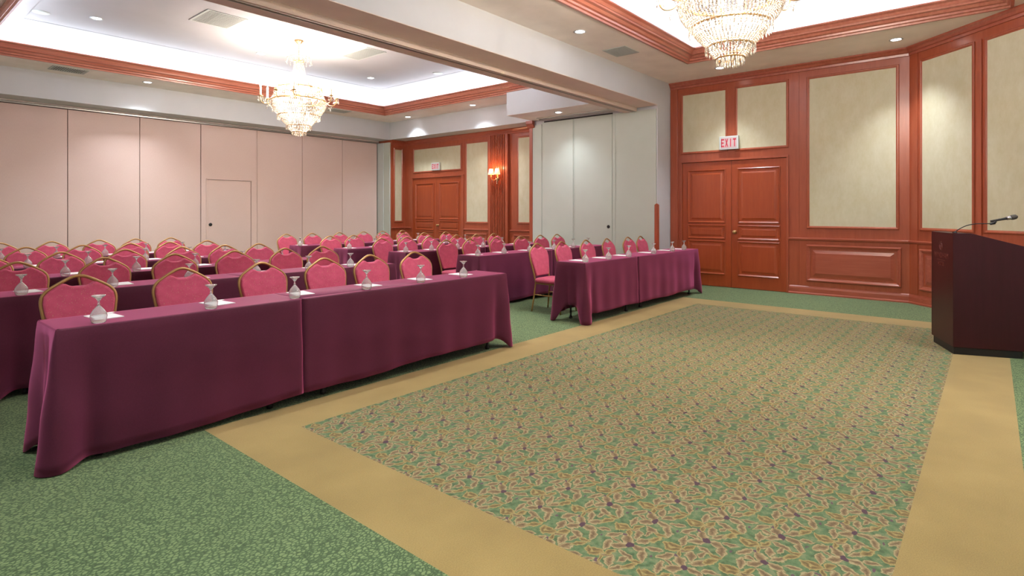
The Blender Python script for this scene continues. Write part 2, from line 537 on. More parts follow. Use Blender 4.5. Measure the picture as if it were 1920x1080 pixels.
def wainscot(parent, fm, a0, a1, z0, z1, wmat):
    bm = ring(bmesh.new(), fm, a0, a1, z0, z1, BIG_PROF)
    obj('wainscot_moulding', bm, wmat, parent)
    b = 0.11
    bm = bmesh.new()
    O = [(a0 + b * 0.55, z0 + b * 0.55), (a1 - b * 0.55, z0 + b * 0.55), (a1 - b * 0.55, z1 - b * 0.55), (a0 + b * 0.55, z1 - b * 0.55)]
    I = [(a0 + b, z0 + b), (a1 - b, z0 + b), (a1 - b, z1 - b), (a0 + b, z1 - b)]
    vo = [bm.verts.new(fm(a, z, 0.001)) for a, z in O]
    vi = [bm.verts.new(fm(a, z, 0.014)) for a, z in I]
    for i in range(4): bm.faces.new((vo[i], vo[(i + 1) % 4], vi[(i + 1) % 4], vi[i]))
    vj = [bm.verts.new(fm(a, z, 0.020)) for a, z in I]
    for i in range(4): bm.faces.new((vi[i], vi[(i + 1) % 4], vj[(i + 1) % 4], vj[i]))
    bm.faces.new(vj)
    obj('raised_panel', bm, wmat, parent)

# near room, wood wall with the doors ------------------------------------------------
D0, D1, DH = 2.72, 4.61, 2.345
def door_wall(name, y0, y1, ztop, d0, d1):
    bm = mbox(XR, XR + 0.15, y0, d0, 0, ztop)
    box(bm, XR, XR + 0.15, d1, y1, 0, ztop)
    box(bm, XR, XR + 0.15, d0, d1, DH, ztop)
    return struct(obj(name, bm, M['wood']))
wr = door_wall('wall_right', 0.97, 4.85, 4.6, D0, D1)
panel(wr, mapR, 3.767, 4.602, 2.545, 3.66, M['wood'])
panel(wr, mapR, 2.72, 3.563, 2.545, 3.66, M['wood'])
panel(wr, mapR, 1.134, 2.368, 1.152, 3.648, M['wood'])
wainscot(wr, mapR, 1.10, 2.376, 0.255, 0.813, M['woody'])
bm = pbox(bmesh.new(), mapR, 2.52, 2.53, 0.15, 3.8, 0, 0.006)
pbox(bm, mapR, 4.70, 4.84, 0, 3.79, 0, 0.03)
obj('stile', bm, M['wood'], wr, bevel=0.004)
bm = pbox(bmesh.new(), mapR, D0 - 0.035, D0, 0, DH + 0.04, 0, 0.022)
pbox(bm, mapR, D1, D1 + 0.035, 0, DH + 0.04, 0, 0.022)
pbox(bm, mapR, D0 - 0.035, D1 + 0.035, DH, DH + 0.035, 0, 0.026)
obj('door_casing', bm, M['wood'], wr, bevel=0.004)

def door_leaf(name, a0, a1, knob_a, parent_fm=mapR):
    fm = parent_fm
    bm = pbox(bmesh.new(), fm, a0 + 0.003, a1 - 0.003, 0.006, DH - 0.006, -0.05, -0.008)
    d = struct(obj(name, bm, M['doorwood'], bevel=0.003))
    fm2 = lambda a, z, h: fm(a, z, h - 0.008)
    g = 0.13
    for (z0, z1) in ((1.21, 2.175), (0.91, 1.135), (0.247, 0.84)):
        obj('door_moulding', ring(bmesh.new(), fm2, a0 + g, a1 - g, z0, z1, [(-0.02, 0), (-0.02, 0.014), (-0.008, 0.022), (0.004, 0.010), (0.014, 0.0)]), M['doorwood'], d)
        b0, b1 = (0.045, 0.075) if z1 - z0 > 0.4 else (0.04, 0.06)
        bm = bmesh.new()
        O = rectpts(a0 + g + b0, a1 - g - b0, z0 + b0, z1 - b0)
        I = rectpts(a0 + g + b1, a1 - g - b1, z0 + b1, z1 - b1)
        vo = [bm.verts.new(fm2(a, z, 0.0005)) for a, z in O]
        vi = [bm.verts.new(fm2(a, z, 0.012)) for a, z in I]
        for i in range(4): bm.faces.new((vo[i], vo[(i + 1) % 4], vi[(i + 1) % 4], vi[i]))
        bm.faces.new(vi)
        obj('door_panel', bm, M['doorwood'], d)
    if knob_a is not None:
        bm = bmesh.new()
        prof = [(0.0, 0.0), (0.032, 0.0), (0.032, 0.006), (0.012, 0.012), (0.011, 0.035), (0.026, 0.042), (0.032, 0.056), (0.026, 0.070), (0.0, 0.074)]
        lathe(bm, prof, 16)
        for v in bm.verts:
            x, y, z = v.co
            v.co = fm2(knob_a + x, 1.03 + y, z)
        obj('door_knob', bm, M['gold'], d, smooth=True)['label'] = 'polished brass knob'
    return d
door_leaf('door_1', 3.665, D1, None)
door_leaf('door_2', D0, 3.665, 3.60)
bm = pbox(bmesh.new(), mapR, D0 - 0.1, D1 + 0.1, 0, DH + 0.1, -0.35, -0.16)
struct(obj('trim_1', bm, M['dark']))

# angled wall ---------------------------------------------------------------------
AL = 3.0
wa = struct(obj('wall_angled', pbox(bmesh.new(), mapA, 0, AL, 0, 4.6, -0.15, 0), M['wood']))
panel(wa, mapA, 0.244, 1.091, 1.152, 3.642, M['wood'])
panel(wa, mapA, 1.302, 2.15, 1.152, 3.642, M['wood'])
wainscot(wa, mapA, 0.24, 1.10, 0.255, 0.813, M['woodh'])
wainscot(wa, mapA, 1.30, 2.16, 0.255, 0.813, M['woodh'])
bm = pbox(bmesh.new(), mapA, 0.05, 0.17, 0.15, 3.8, 0, 0.012)
pbox(bm, mapA, 1.155, 1.235, 0.98, 3.68, 0, 0.018)
obj('stile', bm, M['wood'], wa, bevel=0.004)

# crown, chair rail, base ----------------------------------------------------------
flat = lambda x, y, z: (x, y, z)
crown = [(0.0, ZC), (0.085, ZC), (0.085, ZC - 0.02), (0.055, ZC - 0.045), (0.04, ZC - 0.075), (0.02, ZC - 0.085), (0.016, ZC - 0.12), (0.0, ZC - 0.125)]
path = [(10.6, 4.85), (10.6, 0.97), (8.48, -1.15)]
path_r = path[::-1]
bm = sweep(bmesh.new(), path_r, crown, flat, closed=False)
struct(obj('trim_2', bm, M['woodh']))
rail = [(0.0, 0.905), (0.012, 0.91), (0.022, 0.925), (0.034, 0.93), (0.036, 0.95), (0.026, 0.958), (0.0, 0.96)]
struct(obj('trim_3', sweep(bmesh.new(), [(8.48, -1.15), (10.6, 0.97), (10.6, 2.685)], rail, flat, closed=False), M['woody']))
base = [(0.0, 0.0), (0.03, 0.0), (0.03, 0.02), (0.02, 0.035), (0.018, 0.10), (0.012, 0.125), (0.0, 0.14)]
struct(obj('baseboard_right', sweep(bmesh.new(), [(8.48, -1.15), (10.6, 0.97), (10.6, 2.685)], base, flat, closed=False), M['woody']))

# white pocket wall between the rooms -------------------------------------------------
wp = struct(obj('wall_pocket', mbox(10.05, 10.75, 4.85, 7.86, 0, 3.43), M['white']))
bm = mbox(10.03, 10.05, 4.85, 4.872, 0, 3.43)
obj('jamb_edge', bm, M['white'], wp)
ye = [4.875, 5.83, 6.77, 7.60]
for i in range(3):
    p = obj('partition_panel', mbox(10.026, 10.05, ye[i] + 0.004, ye[i + 1] - 0.004, 0.01, 3.362), M['cream'], wp, bevel=0.003)
    if i == 1 or i == 0:
        bm = mbox(10.018, 10.026, ye[i + 1] - 0.075 if i == 0 else ye[i + 1] - 0.03, ye[i + 1] - 0.012, 0.02, 3.35)
        if i == 0: pass
        obj('edge_strip', bm, M['cream'], p, bevel=0.002)
    if i == 1:
        bm = lathe(bmesh.new(), [(0, 0), (0.034, 0), (0.034, 0.006), (0.02, 0.010), (0, 0.010)], 20)
        for v in bm.verts: v.co = (10.026 - v.co.z, 5.916 + v.co.x, 1.098 + v.co.y)
        obj('flush_lock', bm, M['black'], p)['label'] = 'black round flush lock'
obj('jamb_panel', mbox(10.022, 10.05, 7.604, 7.855, 0.0, 3.33), M['cream'], wp, bevel=0.003)
bm = mbox(9.93, 9.95, 5.58, 7.6, 3.40, 3.425)
box(bm, 9.75, 9.765, 5.58, 7.55, 3.405, 3.425)
box(bm, 9.765, 9.95, 7.5, 7.52, 3.405, 3.425)
obj('stacking_track', bm, M['metal'], wp)
obj('track_bed', mbox(9.765, 9.93, 5.57, 7.5, 3.415, 3.425), M['white'], wp)
obj('track_shadow_gap', mbox(10.04, 10.05, 5.83, 7.55, 3.365, 3.392), M['dark'], wp)
bm = mbox(10.012, 10.05, 4.825, 4.85, 0, 1.53)
box(bm, 10.006, 10.03, 4.85, 4.905, 0, 1.53)
for v in bm.verts:
    pass
g = struct(obj('trim_4', bm, M['wood'], bevel=0.003))
bm = mbox(10.006, 10.05, 4.825, 4.905, 1.53, 1.56)
for v in bm.verts:
    if v.co.z > 1.55: v.co.y = 4.862
obj('guard_point', bm, M['wood'], g)
bm = mbox(10.02, 10.12, 7.86, 7.95, 0, 3.27)
struct(obj('trim_5', bm, M['wood'], bevel=0.004))
bm = sweep(bmesh.new(), [(10.02, 7.985), (10.02, 7.80)][::-1], [(0.0, 3.27), (0.02, 3.29), (0.05, 3.33), (0.085, 3.36), (0.085, 3.425), (0, 3.425)], lambda x, y, z: (x, y, z), closed=False)
struct(obj('trim_6', bm, M['woodh']))

# beam with the folding wall track --------------------------------------------------
bm = mbox(XL, 10.05, 4.85, 5.56, ZB, 4.6)
box(bm, 10.05, 10.75, 4.85, 7.83, ZB, 4.6)
be = struct(obj('ceiling_beam', bm, M['white']))
obj('beam_soffit', mbox(XL, 10.028, 4.852, 5.285, ZB - 0.006, ZB - 0.0005), M['beam_under'], be)
bm = mbox(XL, 10.03, 5.285, 5.325, 3.352, ZB - 0.001)
box(bm, XL, 10.03, 5.375, 5.56, 3.352, ZB - 0.001)
obj('track_housing', bm, M['step'], be)
obj('track_slot', mbox(XL, 10.03, 5.325, 5.375, 3.385, ZB - 0.001), M['dark'], be)
bm = mbox(XL, 10.03, 5.319, 5.329, 3.346, 3.352)
box(bm, XL, 10.03, 5.371, 5.381, 3.346, 3.352)
obj('track_rim', bm, M['metal'], be)

# ceilings ------------------------------------------------------------------------
def grow(r, d): return (r[0] - d, r[1] - d, r[2] + d, r[3] + d)
ce = struct(obj('ceiling', frame_box(bmesh.new(), (XL, YF, XR + 0.1, 4.85), NEAR_TRAY, ZC, ZC + 0.08), M['ceiling']))
obj('far_soffit', frame_box(bmesh.new(), (XL, 5.56, XR + 0.1, YB + 0.1), FAR_TRAY, ZC, ZC + 0.08), M['ceiling'], ce)
for tr in (NEAR_TRAY, FAR_TRAY):
    o_ = grow(tr, 0.28)
    obj('tray_wall', frame_box(bmesh.new(), grow(tr, 0.36), o_, ZC + 0.08, ZT + 0.05), M['tray'], ce)
    obj('tray_ceiling', mbox(o_[0], o_[2], o_[1], o_[3], ZT, ZT + 0.1), M['tray'], ce)
    cv = [(0.0, ZT - 0.24)]
    for i in range(9):
        a = i / 8 * PI / 2
        cv.append((0.85 * (1 - math.cos(a)) + 0.0, ZT - 0.24 + 0.235 * math.sin(a)))
    cv = [(o, z) for (o, z) in cv[1:]] + [(0.85, ZT - 0.002), (-0.01, ZT - 0.002), (-0.01, ZT - 0.24)]
    obj('tray_cove', sweep(bmesh.new(), rectpts(o_[0], o_[2], o_[1], o_[3]), cv, flat), M['tray'], ce, smooth=False)
    lip = [(-0.005, ZC - 0.012), (0.028, ZC - 0.012), (0.034, ZC + 0.012), (0.06, ZC + 0.02), (0.066, ZC + 0.045), (0.095, ZC + 0.055), (0.115, ZC + 0.085),
           (0.15, ZC + 0.095), (0.158, ZC + 0.118), (0.165, ZC + 0.118), (0.185, ZC + 0.15), (0.22, ZC + 0.17), (0.22, ZC + 0.19), (0.175, ZC + 0.19), (0.0, ZC + 0.085), (-0.005, ZC + 0.02)]
    struct(obj('trim_7' if tr is NEAR_TRAY else 'trim_8', sweep(bmesh.new(), rectpts(tr[0], tr[2], tr[1], tr[3]), lip, flat), M['lip']))
struct(obj('ceiling_slab', mbox(XL - 0.2, XR + 0.2, YF - 0.2, YB + 0.2, 4.6, 4.7), M['dark']))

# far room bulkheads and walls ---------------------------------------------------------
bm = mbox(10.05, XR + 0.15, 7.83, 13.7, ZB, ZC)
box(bm, XL, 10.05, 13.0, 13.7, ZB, ZC)
box(bm, 9.10, 10.05, 5.56, 7.83, ZB, ZC)
bh = struct(obj('bulkhead', bm, M['white']))
obj('bulkhead_soffit', mbox(9.102, 10.6, 5.562, 7.828, ZB - 0.004, ZB - 0.0005), M['ceiling'], bh)
FD0, FD1 = 10.685, 12.655
wf = door_wall('wall_far_right', 7.95, 13.15, ZB, FD0, FD1)
panel(wf, mapR, 10.72, 12.60, 2.53, 3.165, M['wood'])
panel(wf, mapR, 9.745, 10.50, 1.135, 3.18, M['wood'])
panel(wf, mapR, 8.10, 8.746, 1.14, 3.185, M['wood'])
wainscot(wf, mapR, 9.80, 10.50, 0.255, 0.813, M['woody'])
wainscot(wf, mapR, 8.10, 8.85, 0.255, 0.813, M['woody'])
bm = pbox(bmesh.new(), mapR, 10.60, FD0, 0, DH + 0.035, 0, 0.022)
pbox(bm, mapR, FD1, 12.72, 0, DH + 0.035, 0, 0.022)
pbox(bm, mapR, 10.60, 12.72, DH, DH + 0.035, 0, 0.026)
obj('door_casing', bm, M['wood'], wf, bevel=0.004)
# fluted pilaster
bm = bmesh.new()
nf, pa0, pa1 = 9, 9.02, 9.66
pts = [(pa0, 0), (pa0, 0.085)]
ff0, ff1 = pa0 + 0.07, pa1 - 0.07
for i in range(nf):
    c0 = ff0 + (ff1 - ff0) * i / nf
    c1 = ff0 + (ff1 - ff0) * (i + 1) / nf
    w = c1 - c0
    pts += [(c0 + w * 0.2, 0.085), (c0 + w * 0.27, 0.055), (c0 + w * 0.5, 0.040), (c0 + w * 0.73, 0.055), (c0 + w * 0.8, 0.085)]
pts += [(pa1, 0.085), (pa1, 0)]
for z0, z1 in ((0.0, 3.30),):
    a = [bm.verts.new(mapR(p, z0, h)) for p, h in pts]
    b = [bm.verts.new(mapR(p, z1, h)) for p, h in pts]
    for i in range(len(pts)):
        j = (i + 1) % len(pts)
        bm.faces.new((a[i], a[j], b[j], b[i]))
    bm.faces.new(a); bm.faces.new(b)
obj('fluted_pilaster', bm, M['wood'], wf)
obj('pilaster_plinth', pbox(bmesh.new(), mapR, pa0 - 0.01, pa1 + 0.01, 0, 0.2, 0, 0.1), M['wood'], wf, bevel=0.005)
door_leaf('door_3', 11.665, FD1, None)
door_leaf('door_4', FD0, 11.665, 11.60)
struct(obj('trim_9', pbox(bmesh.new(), mapR, FD0 - 0.1, FD1 + 0.1, 0, DH + 0.1, -0.35, -0.16), M['dark']))
z3 = ZB - ZC
crown2 = [(o * 0.8, z + z3) for (o, z) in crown]
struct(obj('trim_10', sweep(bmesh.new(), [(10.6, 7.95), (10.6, 13.0), (10.09, 13.0)], crown2, flat, closed=False), M['woody']))
struct(obj('trim_11', sweep(bmesh.new(), [(10.6, 8.0), (10.6, 9.01)], rail, flat, closed=False), M['woody']))
struct(obj('trim_12', sweep(bmesh.new(), [(10.6, 9.67), (10.6, 10.6)], rail, flat, closed=False), M['woody']))
struct(obj('trim_13', sweep(bmesh.new(), [(10.6, 12.72), (10.6, 13.0), (10.09, 13.0)], rail, flat, closed=False), M['woody']))
wn = struct(obj('wall_return', mbox(10.09, XR, 13.0, 13.6, 0, ZB), M['wood']))
panel(wn, mapN, 10.22, 10.47, 1.135, 3.18, M['wood'])
obj('jamb_facing', mbox(10.05, 10.09, 13.02, 13.55, 0, 3.36), M['cream'], wn)
obj('jamb_post', mbox(10.03, 10.07, 13.28, 13.55, 0, 3.36), M['jamb'], wn)

# pink folding wall at the back ------------------------------------------------------------
wb = struct(obj('wall_back', mbox(XL, 10.75, 13.60, 13.75, 0, ZB), M['dark']))
seams = [-0.34, 0.65, 1.72, 2.839, 4.046, 5.24, 6.517, 7.697, 8.875, 10.02]
for i in range(len(seams) - 1):
    a0, a1 = seams[i] + 0.006, seams[i + 1] - 0.006
    if i == 5:
        bm = mbox(a0, 5.37, 13.55, 13.6, 0.01, 3.36)
        box(bm, 6.375, a1, 13.55, 13.6, 0.01, 3.36)
        box(bm, 5.37, 6.375, 13.55, 13.6, 2.135, 3.36)
        p = obj('partition_panel', bm, M['pink'], wb)
        bm = mbox(5.352, 5.372, 13.535, 13.55, 0.01, 2.15)
        box(bm, 6.373, 6.393, 13.535, 13.55, 0.01, 2.15)
        box(bm, 5.352, 6.393, 13.535, 13.55, 2.133, 2.15)
        box(bm, a0, a0 + 0.02, 13.545, 13.55, 0.01, 3.36)
        box(bm, a1 - 0.02, a1, 13.545, 13.55, 0.01, 3.36)
        obj('edge_strip', bm, M['pink'], p)
        d = struct(obj('door_5', mbox(5.378, 6.367, 13.562, 13.595, 0.02, 2.127), M['pink']))
        bm = lathe(bmesh.new(), [(0, 0), (0.038, 0), (0.038, 0.006), (0.022, 0.012), (0, 0.012)], 20)
        for v in bm.verts: v.co = (5.45 + v.co.x, 13.562 - v.co.z, 1.108 + v.co.y)
        obj('flush_lock', bm, M['black'], d)['label'] = 'dark round flush lock'
    else:
        obj('partition_panel', mbox(a0, a1, 13.55, 13.6, 0.01, 3.36), M['pink'], wb, bevel=0.003)
bm = mbox(XL, 10.06, 13.50, 13.60, 3.37, 3.392)
obj('ceiling_track', bm, M['metal'], wb)
obj('track_gap', mbox(XL, 10.06, 13.515, 13.60, 3.392, 3.402), M['dark'], wb)
obj('track_filler', mbox(XL, 10.06, 13.52, 13.60, 3.402, 3.43), M['ceiling'], wb)

# ------------------------------------------------------------------ tables and cloths
random.seed(7)
TOPZ = 0.757
def build_table(x0, x1, y0, y1, label):
    t = empty('folding_table', ((x0 + x1) / 2, (y0 + y1) / 2, 0))
    tag(t, label, 'table', 'folding tables under burgundy cloths')
    w, d = (x1 - x0) / 2 - 0.01, (y1 - y0) / 2 - 0.018
    obj('tabletop', mbox(-w, w, -d, d, TOPZ - 0.025, TOPZ - 0.002), M['tabletop'], t, bevel=0.004)
    for sx in (-1, 1):
        for sy in (-1, 1):
            X, Y = sx * (w - 0.2), sy * (d - 0.05)
            bm = tube(bmesh.new(), [(X, Y, 0.0), (X, Y, TOPZ - 0.026)], 0.013, 8)
            lg = obj('leg', bm, M['black'], t)
            obj('foot_cap', lathe(bmesh.new(), [(0, 0.0), (0.021, 0.0), (0.024, 0.02), (0.014, 0.045)], 12, (X, Y, 0)), M['black'], lg)
        bm = tube(bmesh.new(), [(sx * (w - 0.2), -d + 0.05, 0.22), (sx * (w - 0.2), d - 0.05, 0.22)], 0.009, 8)
        obj('crossbar', bm, M['black'], t)
    return t

def build_cloth(x0, x1, y0, y1, left, right, hem0, hem1, endhem, label, seed, fold=1.0):
    rnd = random.Random(seed)
    cx, cy = (x0 + x1) / 2, (y0 + y1) / 2
    zt = 0.762
    # perimeter samples: (px, py, nx, ny, cornerness, hem)
    S = []
    def side(p, q, n, hem_a, hem_b, cs, ce):
        L = math.hypot(q[0] - p[0], q[1] - p[1])
        m = max(6, int(L / 0.022))
        for i in range(m + 1):
            t = i / m
            s0, s1 = t * L, (1 - t) * L
            c = max(math.exp(-(s0 / 0.085) ** 2) if cs else 0, math.exp(-(s1 / 0.085) ** 2) if ce else 0)
            pin = max(math.exp(-((s0 - 0.15) / 0.05) ** 2) if cs else 0, math.exp(-((s1 - 0.15) / 0.05) ** 2) if ce else 0)
            sm = (0 if cs else math.exp(-(s0 / 0.012) ** 2)) + (0 if ce else math.exp(-(s1 / 0.012) ** 2))
            S.append((p[0] + (q[0] - p[0]) * t, p[1] + (q[1] - p[1]) * t, n[0], n[1], c, pin, hem_a + (hem_b - hem_a) * t, sm))
    def corner(p, a0, a1, hem):
        for i in range(1, 8):
            a = a0 + (a1 - a0) * i / 8
            S.append((p[0], p[1], math.cos(a), math.sin(a), 1.0, 0, hem, 0))
    # order: back side (right to left), left end, front side, right end
    side((x1, y1), (x0, y1), (0, 1), hem1, hem0, right, left)
    if left:
        corner((x0, y1), PI / 2, PI, endhem)
        side((x0, y1), (x0, y0), (-1, 0), endhem, endhem, True, True)
        corner((x0, y0), PI, PI * 1.5, endhem)
    nb = len(S)
    side((x0, y0), (x1, y0), (0, -1), hem0, hem1, left, right)
    if right:
        corner((x1, y0), -PI / 2, 0, endhem)
        side((x1, y0), (x1, y1), (1, 0), endhem, endhem, True, True)
        corner((x1, y1), 0, PI / 2, endhem)
    ph = [rnd.uniform(0, 6.28) for _ in range(4)]
    K = 16
    bm = bmesh.new()
    cols = []
    acc = 0
    for i, (px, py, nx, ny, c, pin, hem, sm) in enumerate(S):
        if i: acc += math.hypot(px - S[i - 1][0], py - S[i - 1][1]) + 0.012 * (c > 0.99)
        hz = hem * (1 - c) + 0.006 * c + 0.008 * math.sin(acc * 5 + ph[3]) * (1 - c)
        hz = max(0.004, hz)
        colv = []
        f = (math.sin(acc * 9 + ph[0]) + 0.6 * math.sin(acc * 21 + ph[1]) + 0.5 * math.sin(acc * 4 + ph[2])) * 0.006 * fold
        for k in range(K + 1):
            s = k / K
            if k == 0: off, z = -0.035, zt
            elif k == 1: off, z = -0.005, zt
            elif k == 2: off, z = 0.002, zt - 0.002
            elif k == 3: off, z = 0.006, zt - 0.010
            else:
                s = (k - 3) / (K - 3)
                z = zt - 0.010 - s * (zt - 0.010 - hz)
                off = 0.006 + 0.020 * s + c * 0.055 * s ** 0.85 - pin * 0.032 * s + f * s ** 0.8 + 0.003 * math.sin(z * 16 + acc * 3 + ph[1]) * s * (1 - s) * 4 * fold
            off -= sm * (0.003 if k < 3 else 0.012)
            vx, vy = px + nx * off, py + ny * off
            if k == 0:
                vy = min(max(vy, y0 + 0.035), y1 - 0.035)
                if left: vx = max(vx, x0 + 0.035)
                if right: vx = min(vx, x1 - 0.035)
            colv.append(bm.verts.new((vx - cx, vy - cy, z)))
        cols.append(colv)
    closed = left and right
    def stitch(a, b):
        for k in range(K):
            try: bm.faces.new((a[k], b[k], b[k + 1], a[k + 1]))
            except ValueError: pass
    n = len(cols)
    for i in range(n - 1):
        if not left and i == nb - 1: continue
        stitch(cols[i], cols[i + 1])
    if right: stitch(cols[-1], cols[0])
    top = [c[0] for c in cols]
    bm.faces.new(top)
    bmesh.ops.remove_doubles(bm, verts=bm.verts, dist=0.0004)
    o = obj('tablecloth', bm, M['cloth'], smooth=True)
    o.location = (cx, cy, 0)
    sd = o.modifiers.new('thickness', 'SOLIDIFY')
    sd.thickness = 0.0025
    sd.offset = -1
    tag(o, label, 'tablecloth', 'burgundy cloths on the meeting tables')
    return o

ROWN = ['front', 'second', 'third', 'fourth', 'back']
LFRONT = [3.86, 5.62, 6.965, 8.37, 9.81]
LX = [(0.76, 4.48), (0.72, 4.42), (0.70, 4.36), (0.66, 4.32), (0.62, 4.28)]
RX = [(5.985, 9.53), (5.93, 9.50), (5.70, 9.35), (5.60, 9.25), (5.56, 9.22)]
HEM = {('L', 0): (0.018, 0.068, 0.112), ('R', 0): (0.125, 0.10, 0.10)}
seed = 11
for r in range(5):
    y0 = LFRONT[r]
    y1 = y0 + 0.43
    for blk, xs in (('L', LX), ('R', RX)):
        bn = 'left' if blk == 'L' else 'right'
        a, b = xs[r]
        m = 2.195 if (blk, r) == ('L', 0) else (7.36 if (blk, r) == ('R', 0) else (a + b) / 2)
        h = HEM.get((blk, r), (0.05, 0.055, 0.06))
        eh = 0.10 if (blk, r) == ('L', 0) else (0.21 if (blk, r) == ('R', 0) else 0.08)
        for half in (0, 1):
            aisle = (blk == 'L') == (half == 1)
            end = 'aisle end' if aisle else 'wall end'
            p0, p1 = (a, m - 0.0015) if half == 0 else (m + 0.0015, b)
            build_table(p0, p1, y0 + 0.006, y1, 'folding table with dark legs at the %s of the %s row on the %s' % (end, ROWN[r], bn))
            build_cloth(p0, p1, y0 + 0.006, y1, half == 0, half == 1, h[half], h[half + 1], eh,
                        'burgundy cloth over the %s table of the %s row on the %s' % ('aisle' if aisle else 'wall-side', ROWN[r], bn), seed, 1.0 if r else 1.2)
            seed += 1

# ------------------------------------------------------------------ chairs
def build_chair():
    root = empty('banquet_chair')
    lean = lambda h: 0.205 + 0.175 * h + 0.05 * h * h         # y of the back frame at height h above the seat line 0.42
    Z0 = 0.42
    # back frame: one bent tube from side to side
    half = [(0.172, 0.0), (0.182, 0.10), (0.197, 0.20), (0.211, 0.29), (0.217, 0.35), (0.207, 0.395), (0.178, 0.43), (0.130, 0.463), (0.075, 0.495), (0.035, 0.514), (0.0, 0.520)]
    pts = [(-a, h) for a, h in half] + [(a, h) for a, h in half[::-1][1:]]
    P = smooth_path([(a, lean(h), Z0 + h) for a, h in pts], 3)
    obj('back_frame', tube(bmesh.new(), P, 0.0115, 8), M['chairgold'], root, smooth=True)
    # upholstered back
    top = [(0.203, 0.390), (0.175, 0.425), (0.128, 0.458), (0.098, 0.474), (0.078, 0.470), (0.055, 0.456), (0.030, 0.449), (0.0, 0.447)]
    bot = [(0.145, 0.075), (0.160, 0.11), (0.186, 0.20), (0.203, 0.28), (0.210, 0.34)]
    edge = bot + top
    out = [(a, h) for a, h in edge] + [(-a, h) for a, h in edge[::-1][1:]]
    bm = bmesh.new()
    def layer(dy, sc):
        vs = []
        for a, h in out:
            hh = 0.26 + (h - 0.26) * sc
            vs.append(bm.verts.new((a * sc, lean(hh) + dy, Z0 + hh)))
        return vs
    R = [layer(-0.030, 0.93), layer(-0.026, 0.970), layer(-0.014, 0.995), layer(0.006, 0.995), layer(0.012, 0.96)]
    n = len(out)
    for a, b in zip(R[:-1], R[1:]):
        for i in range(n): bm.faces.new((a[i], a[(i + 1) % n], b[(i + 1) % n], b[i]))
    bm.faces.new(R[0]); bm.faces.new(R[-1][::-1])
    obj('backrest', bm, M['chair'], root, smooth=False)
    # seat
    bm = bmesh.new()
    def srect(w, y0, y1, z, r=0.05):
        pts = []
        for (cx, cy, a0) in ((w - r, y1 - r, 0), (-w + r, y1 - r, PI / 2), (-w + r, y0 + r, PI), (w - r, y0 + r, 1.5 * PI)):
            for i in range(5):
                a = a0 + PI / 2 * i / 4
                pts.append(bm.verts.new((cx + r * math.cos(a), cy + r * math.sin(a), z)))
        return pts
    R = [srect(0.195, -0.235, 0.19, 0.405), srect(0.21, -0.25, 0.20, 0.415), srect(0.215, -0.255, 0.205, 0.44), srect(0.205, -0.245, 0.20, 0.462), srect(0.17, -0.21, 0.17, 0.474, 0.04)]
    for a, b in zip(R[:-1], R[1:]):
        for i in range(20): bm.faces.new((a[i], a[(i + 1) % 20], b[(i + 1) % 20], b[i]))
    bm.faces.new(R[0][::-1]); bm.faces.new(R[-1])
    obj('seat', bm, M['chair'], root, smooth=True)
    bm = bmesh.new()
    for s in (-1, 1):
        tube(bm, [(s * 0.19, -0.21, 0.395), (s * 0.178, 0.20, 0.395)], 0.010, 6)
    tube(bm, [(-0.19, -0.21, 0.395), (0.19, -0.21, 0.395)], 0.010, 6)
    tube(bm, [(-0.178, 0.20, 0.395), (0.178, 0.20, 0.395)], 0.010, 6)
    obj('seat_frame', bm, M['chairgold'], root)
    for s in (-1, 1):
        obj('leg', tube(bmesh.new(), smooth_path([(s * 0.172, 0.205, 0.42), (s * 0.176, 0.200, 0.39), (s * 0.186, 0.222, 0.20), (s * 0.198, 0.250, 0.0)], 3), 0.0115, 8), M['chairgold'], root, smooth=True)
        obj('leg', tube(bmesh.new(), [(s * 0.19, -0.205, 0.40), (s * 0.20, -0.235, 0.0)], 0.0115, 8), M['chairgold'], root, smooth=True)
    for s in (-1, 1):
        obj('stretcher', tube(bmesh.new(), [(s * 0.195, -0.22, 0.235), (s * 0.184, 0.218, 0.235)], 0.008, 6), M['chairgold'], root)
    return root
proto_chair = build_chair()
used = [False]
VX, VY, RXv, RYv = math.cos(TH), math.sin(TH), math.sin(TH), -math.cos(TH)
def x_at(u, y):
    """world X of the plan line seen at picture column u, at depth row y (used once to read seat spacings)"""
    k = (u - 960) / F_PX
    dx, dy = VX + RXv * k, VY + RYv * k
    return dx / dy * y
CH_Y = [5.03, 6.75, 8.03, 9.50, 11.04]
CH = {('L', 0): [141, 341, 490, 605, 692.5, 774], ('L', 1): [31, 199, 324, 437, 535, 600], ('L', 2): [-25, 115, 231, 341, 420, 486],
      ('L', 3): [50, 151, 245, 319, 387.5], ('L', 4): [0, 98.8, 182.5, 252.5, 320],
      ('R', 0): [1006, 1052.5, 1097.5, 1137.5, 1175.5, 1200], ('R', 1): [835, 881, 930, 974, 1011, 1042.5], ('R', 2): [716, 761, 805, 855, 892.5, 925],
      ('R', 3): [617.5, 662.5, 719, 758, 795, 836], ('R', 4): [537.5, 586, 636, 680, 717.5, 755]}
ORD = ['first', 'second', 'third', 'fourth', 'fifth', 'sixth']
rnd = random.Random(3)
for (blk, r), us in CH.items():
    seq = us[::-1] if blk == 'L' else us
    for i, u in enumerate(seq):
        if not used[0]:
            c = proto_chair
            used[0] = True
        else:
            c = copy_tree(proto_chair)
        yy = CH_Y[r]
        c.location = (x_at(u, yy), yy - 0.318, 0)
        c.rotation_euler = (0, 0, math.radians(rnd.uniform(-4, 4)))
        tag(c, 'rose banquet chair, %s row on the %s, %s seat from the centre aisle' % (ROWN[r], 'left' if blk == 'L' else 'right', ORD[i]), 'chair',
            'banquet chairs behind the %s tables' % ('left' if blk == 'L' else 'right'))

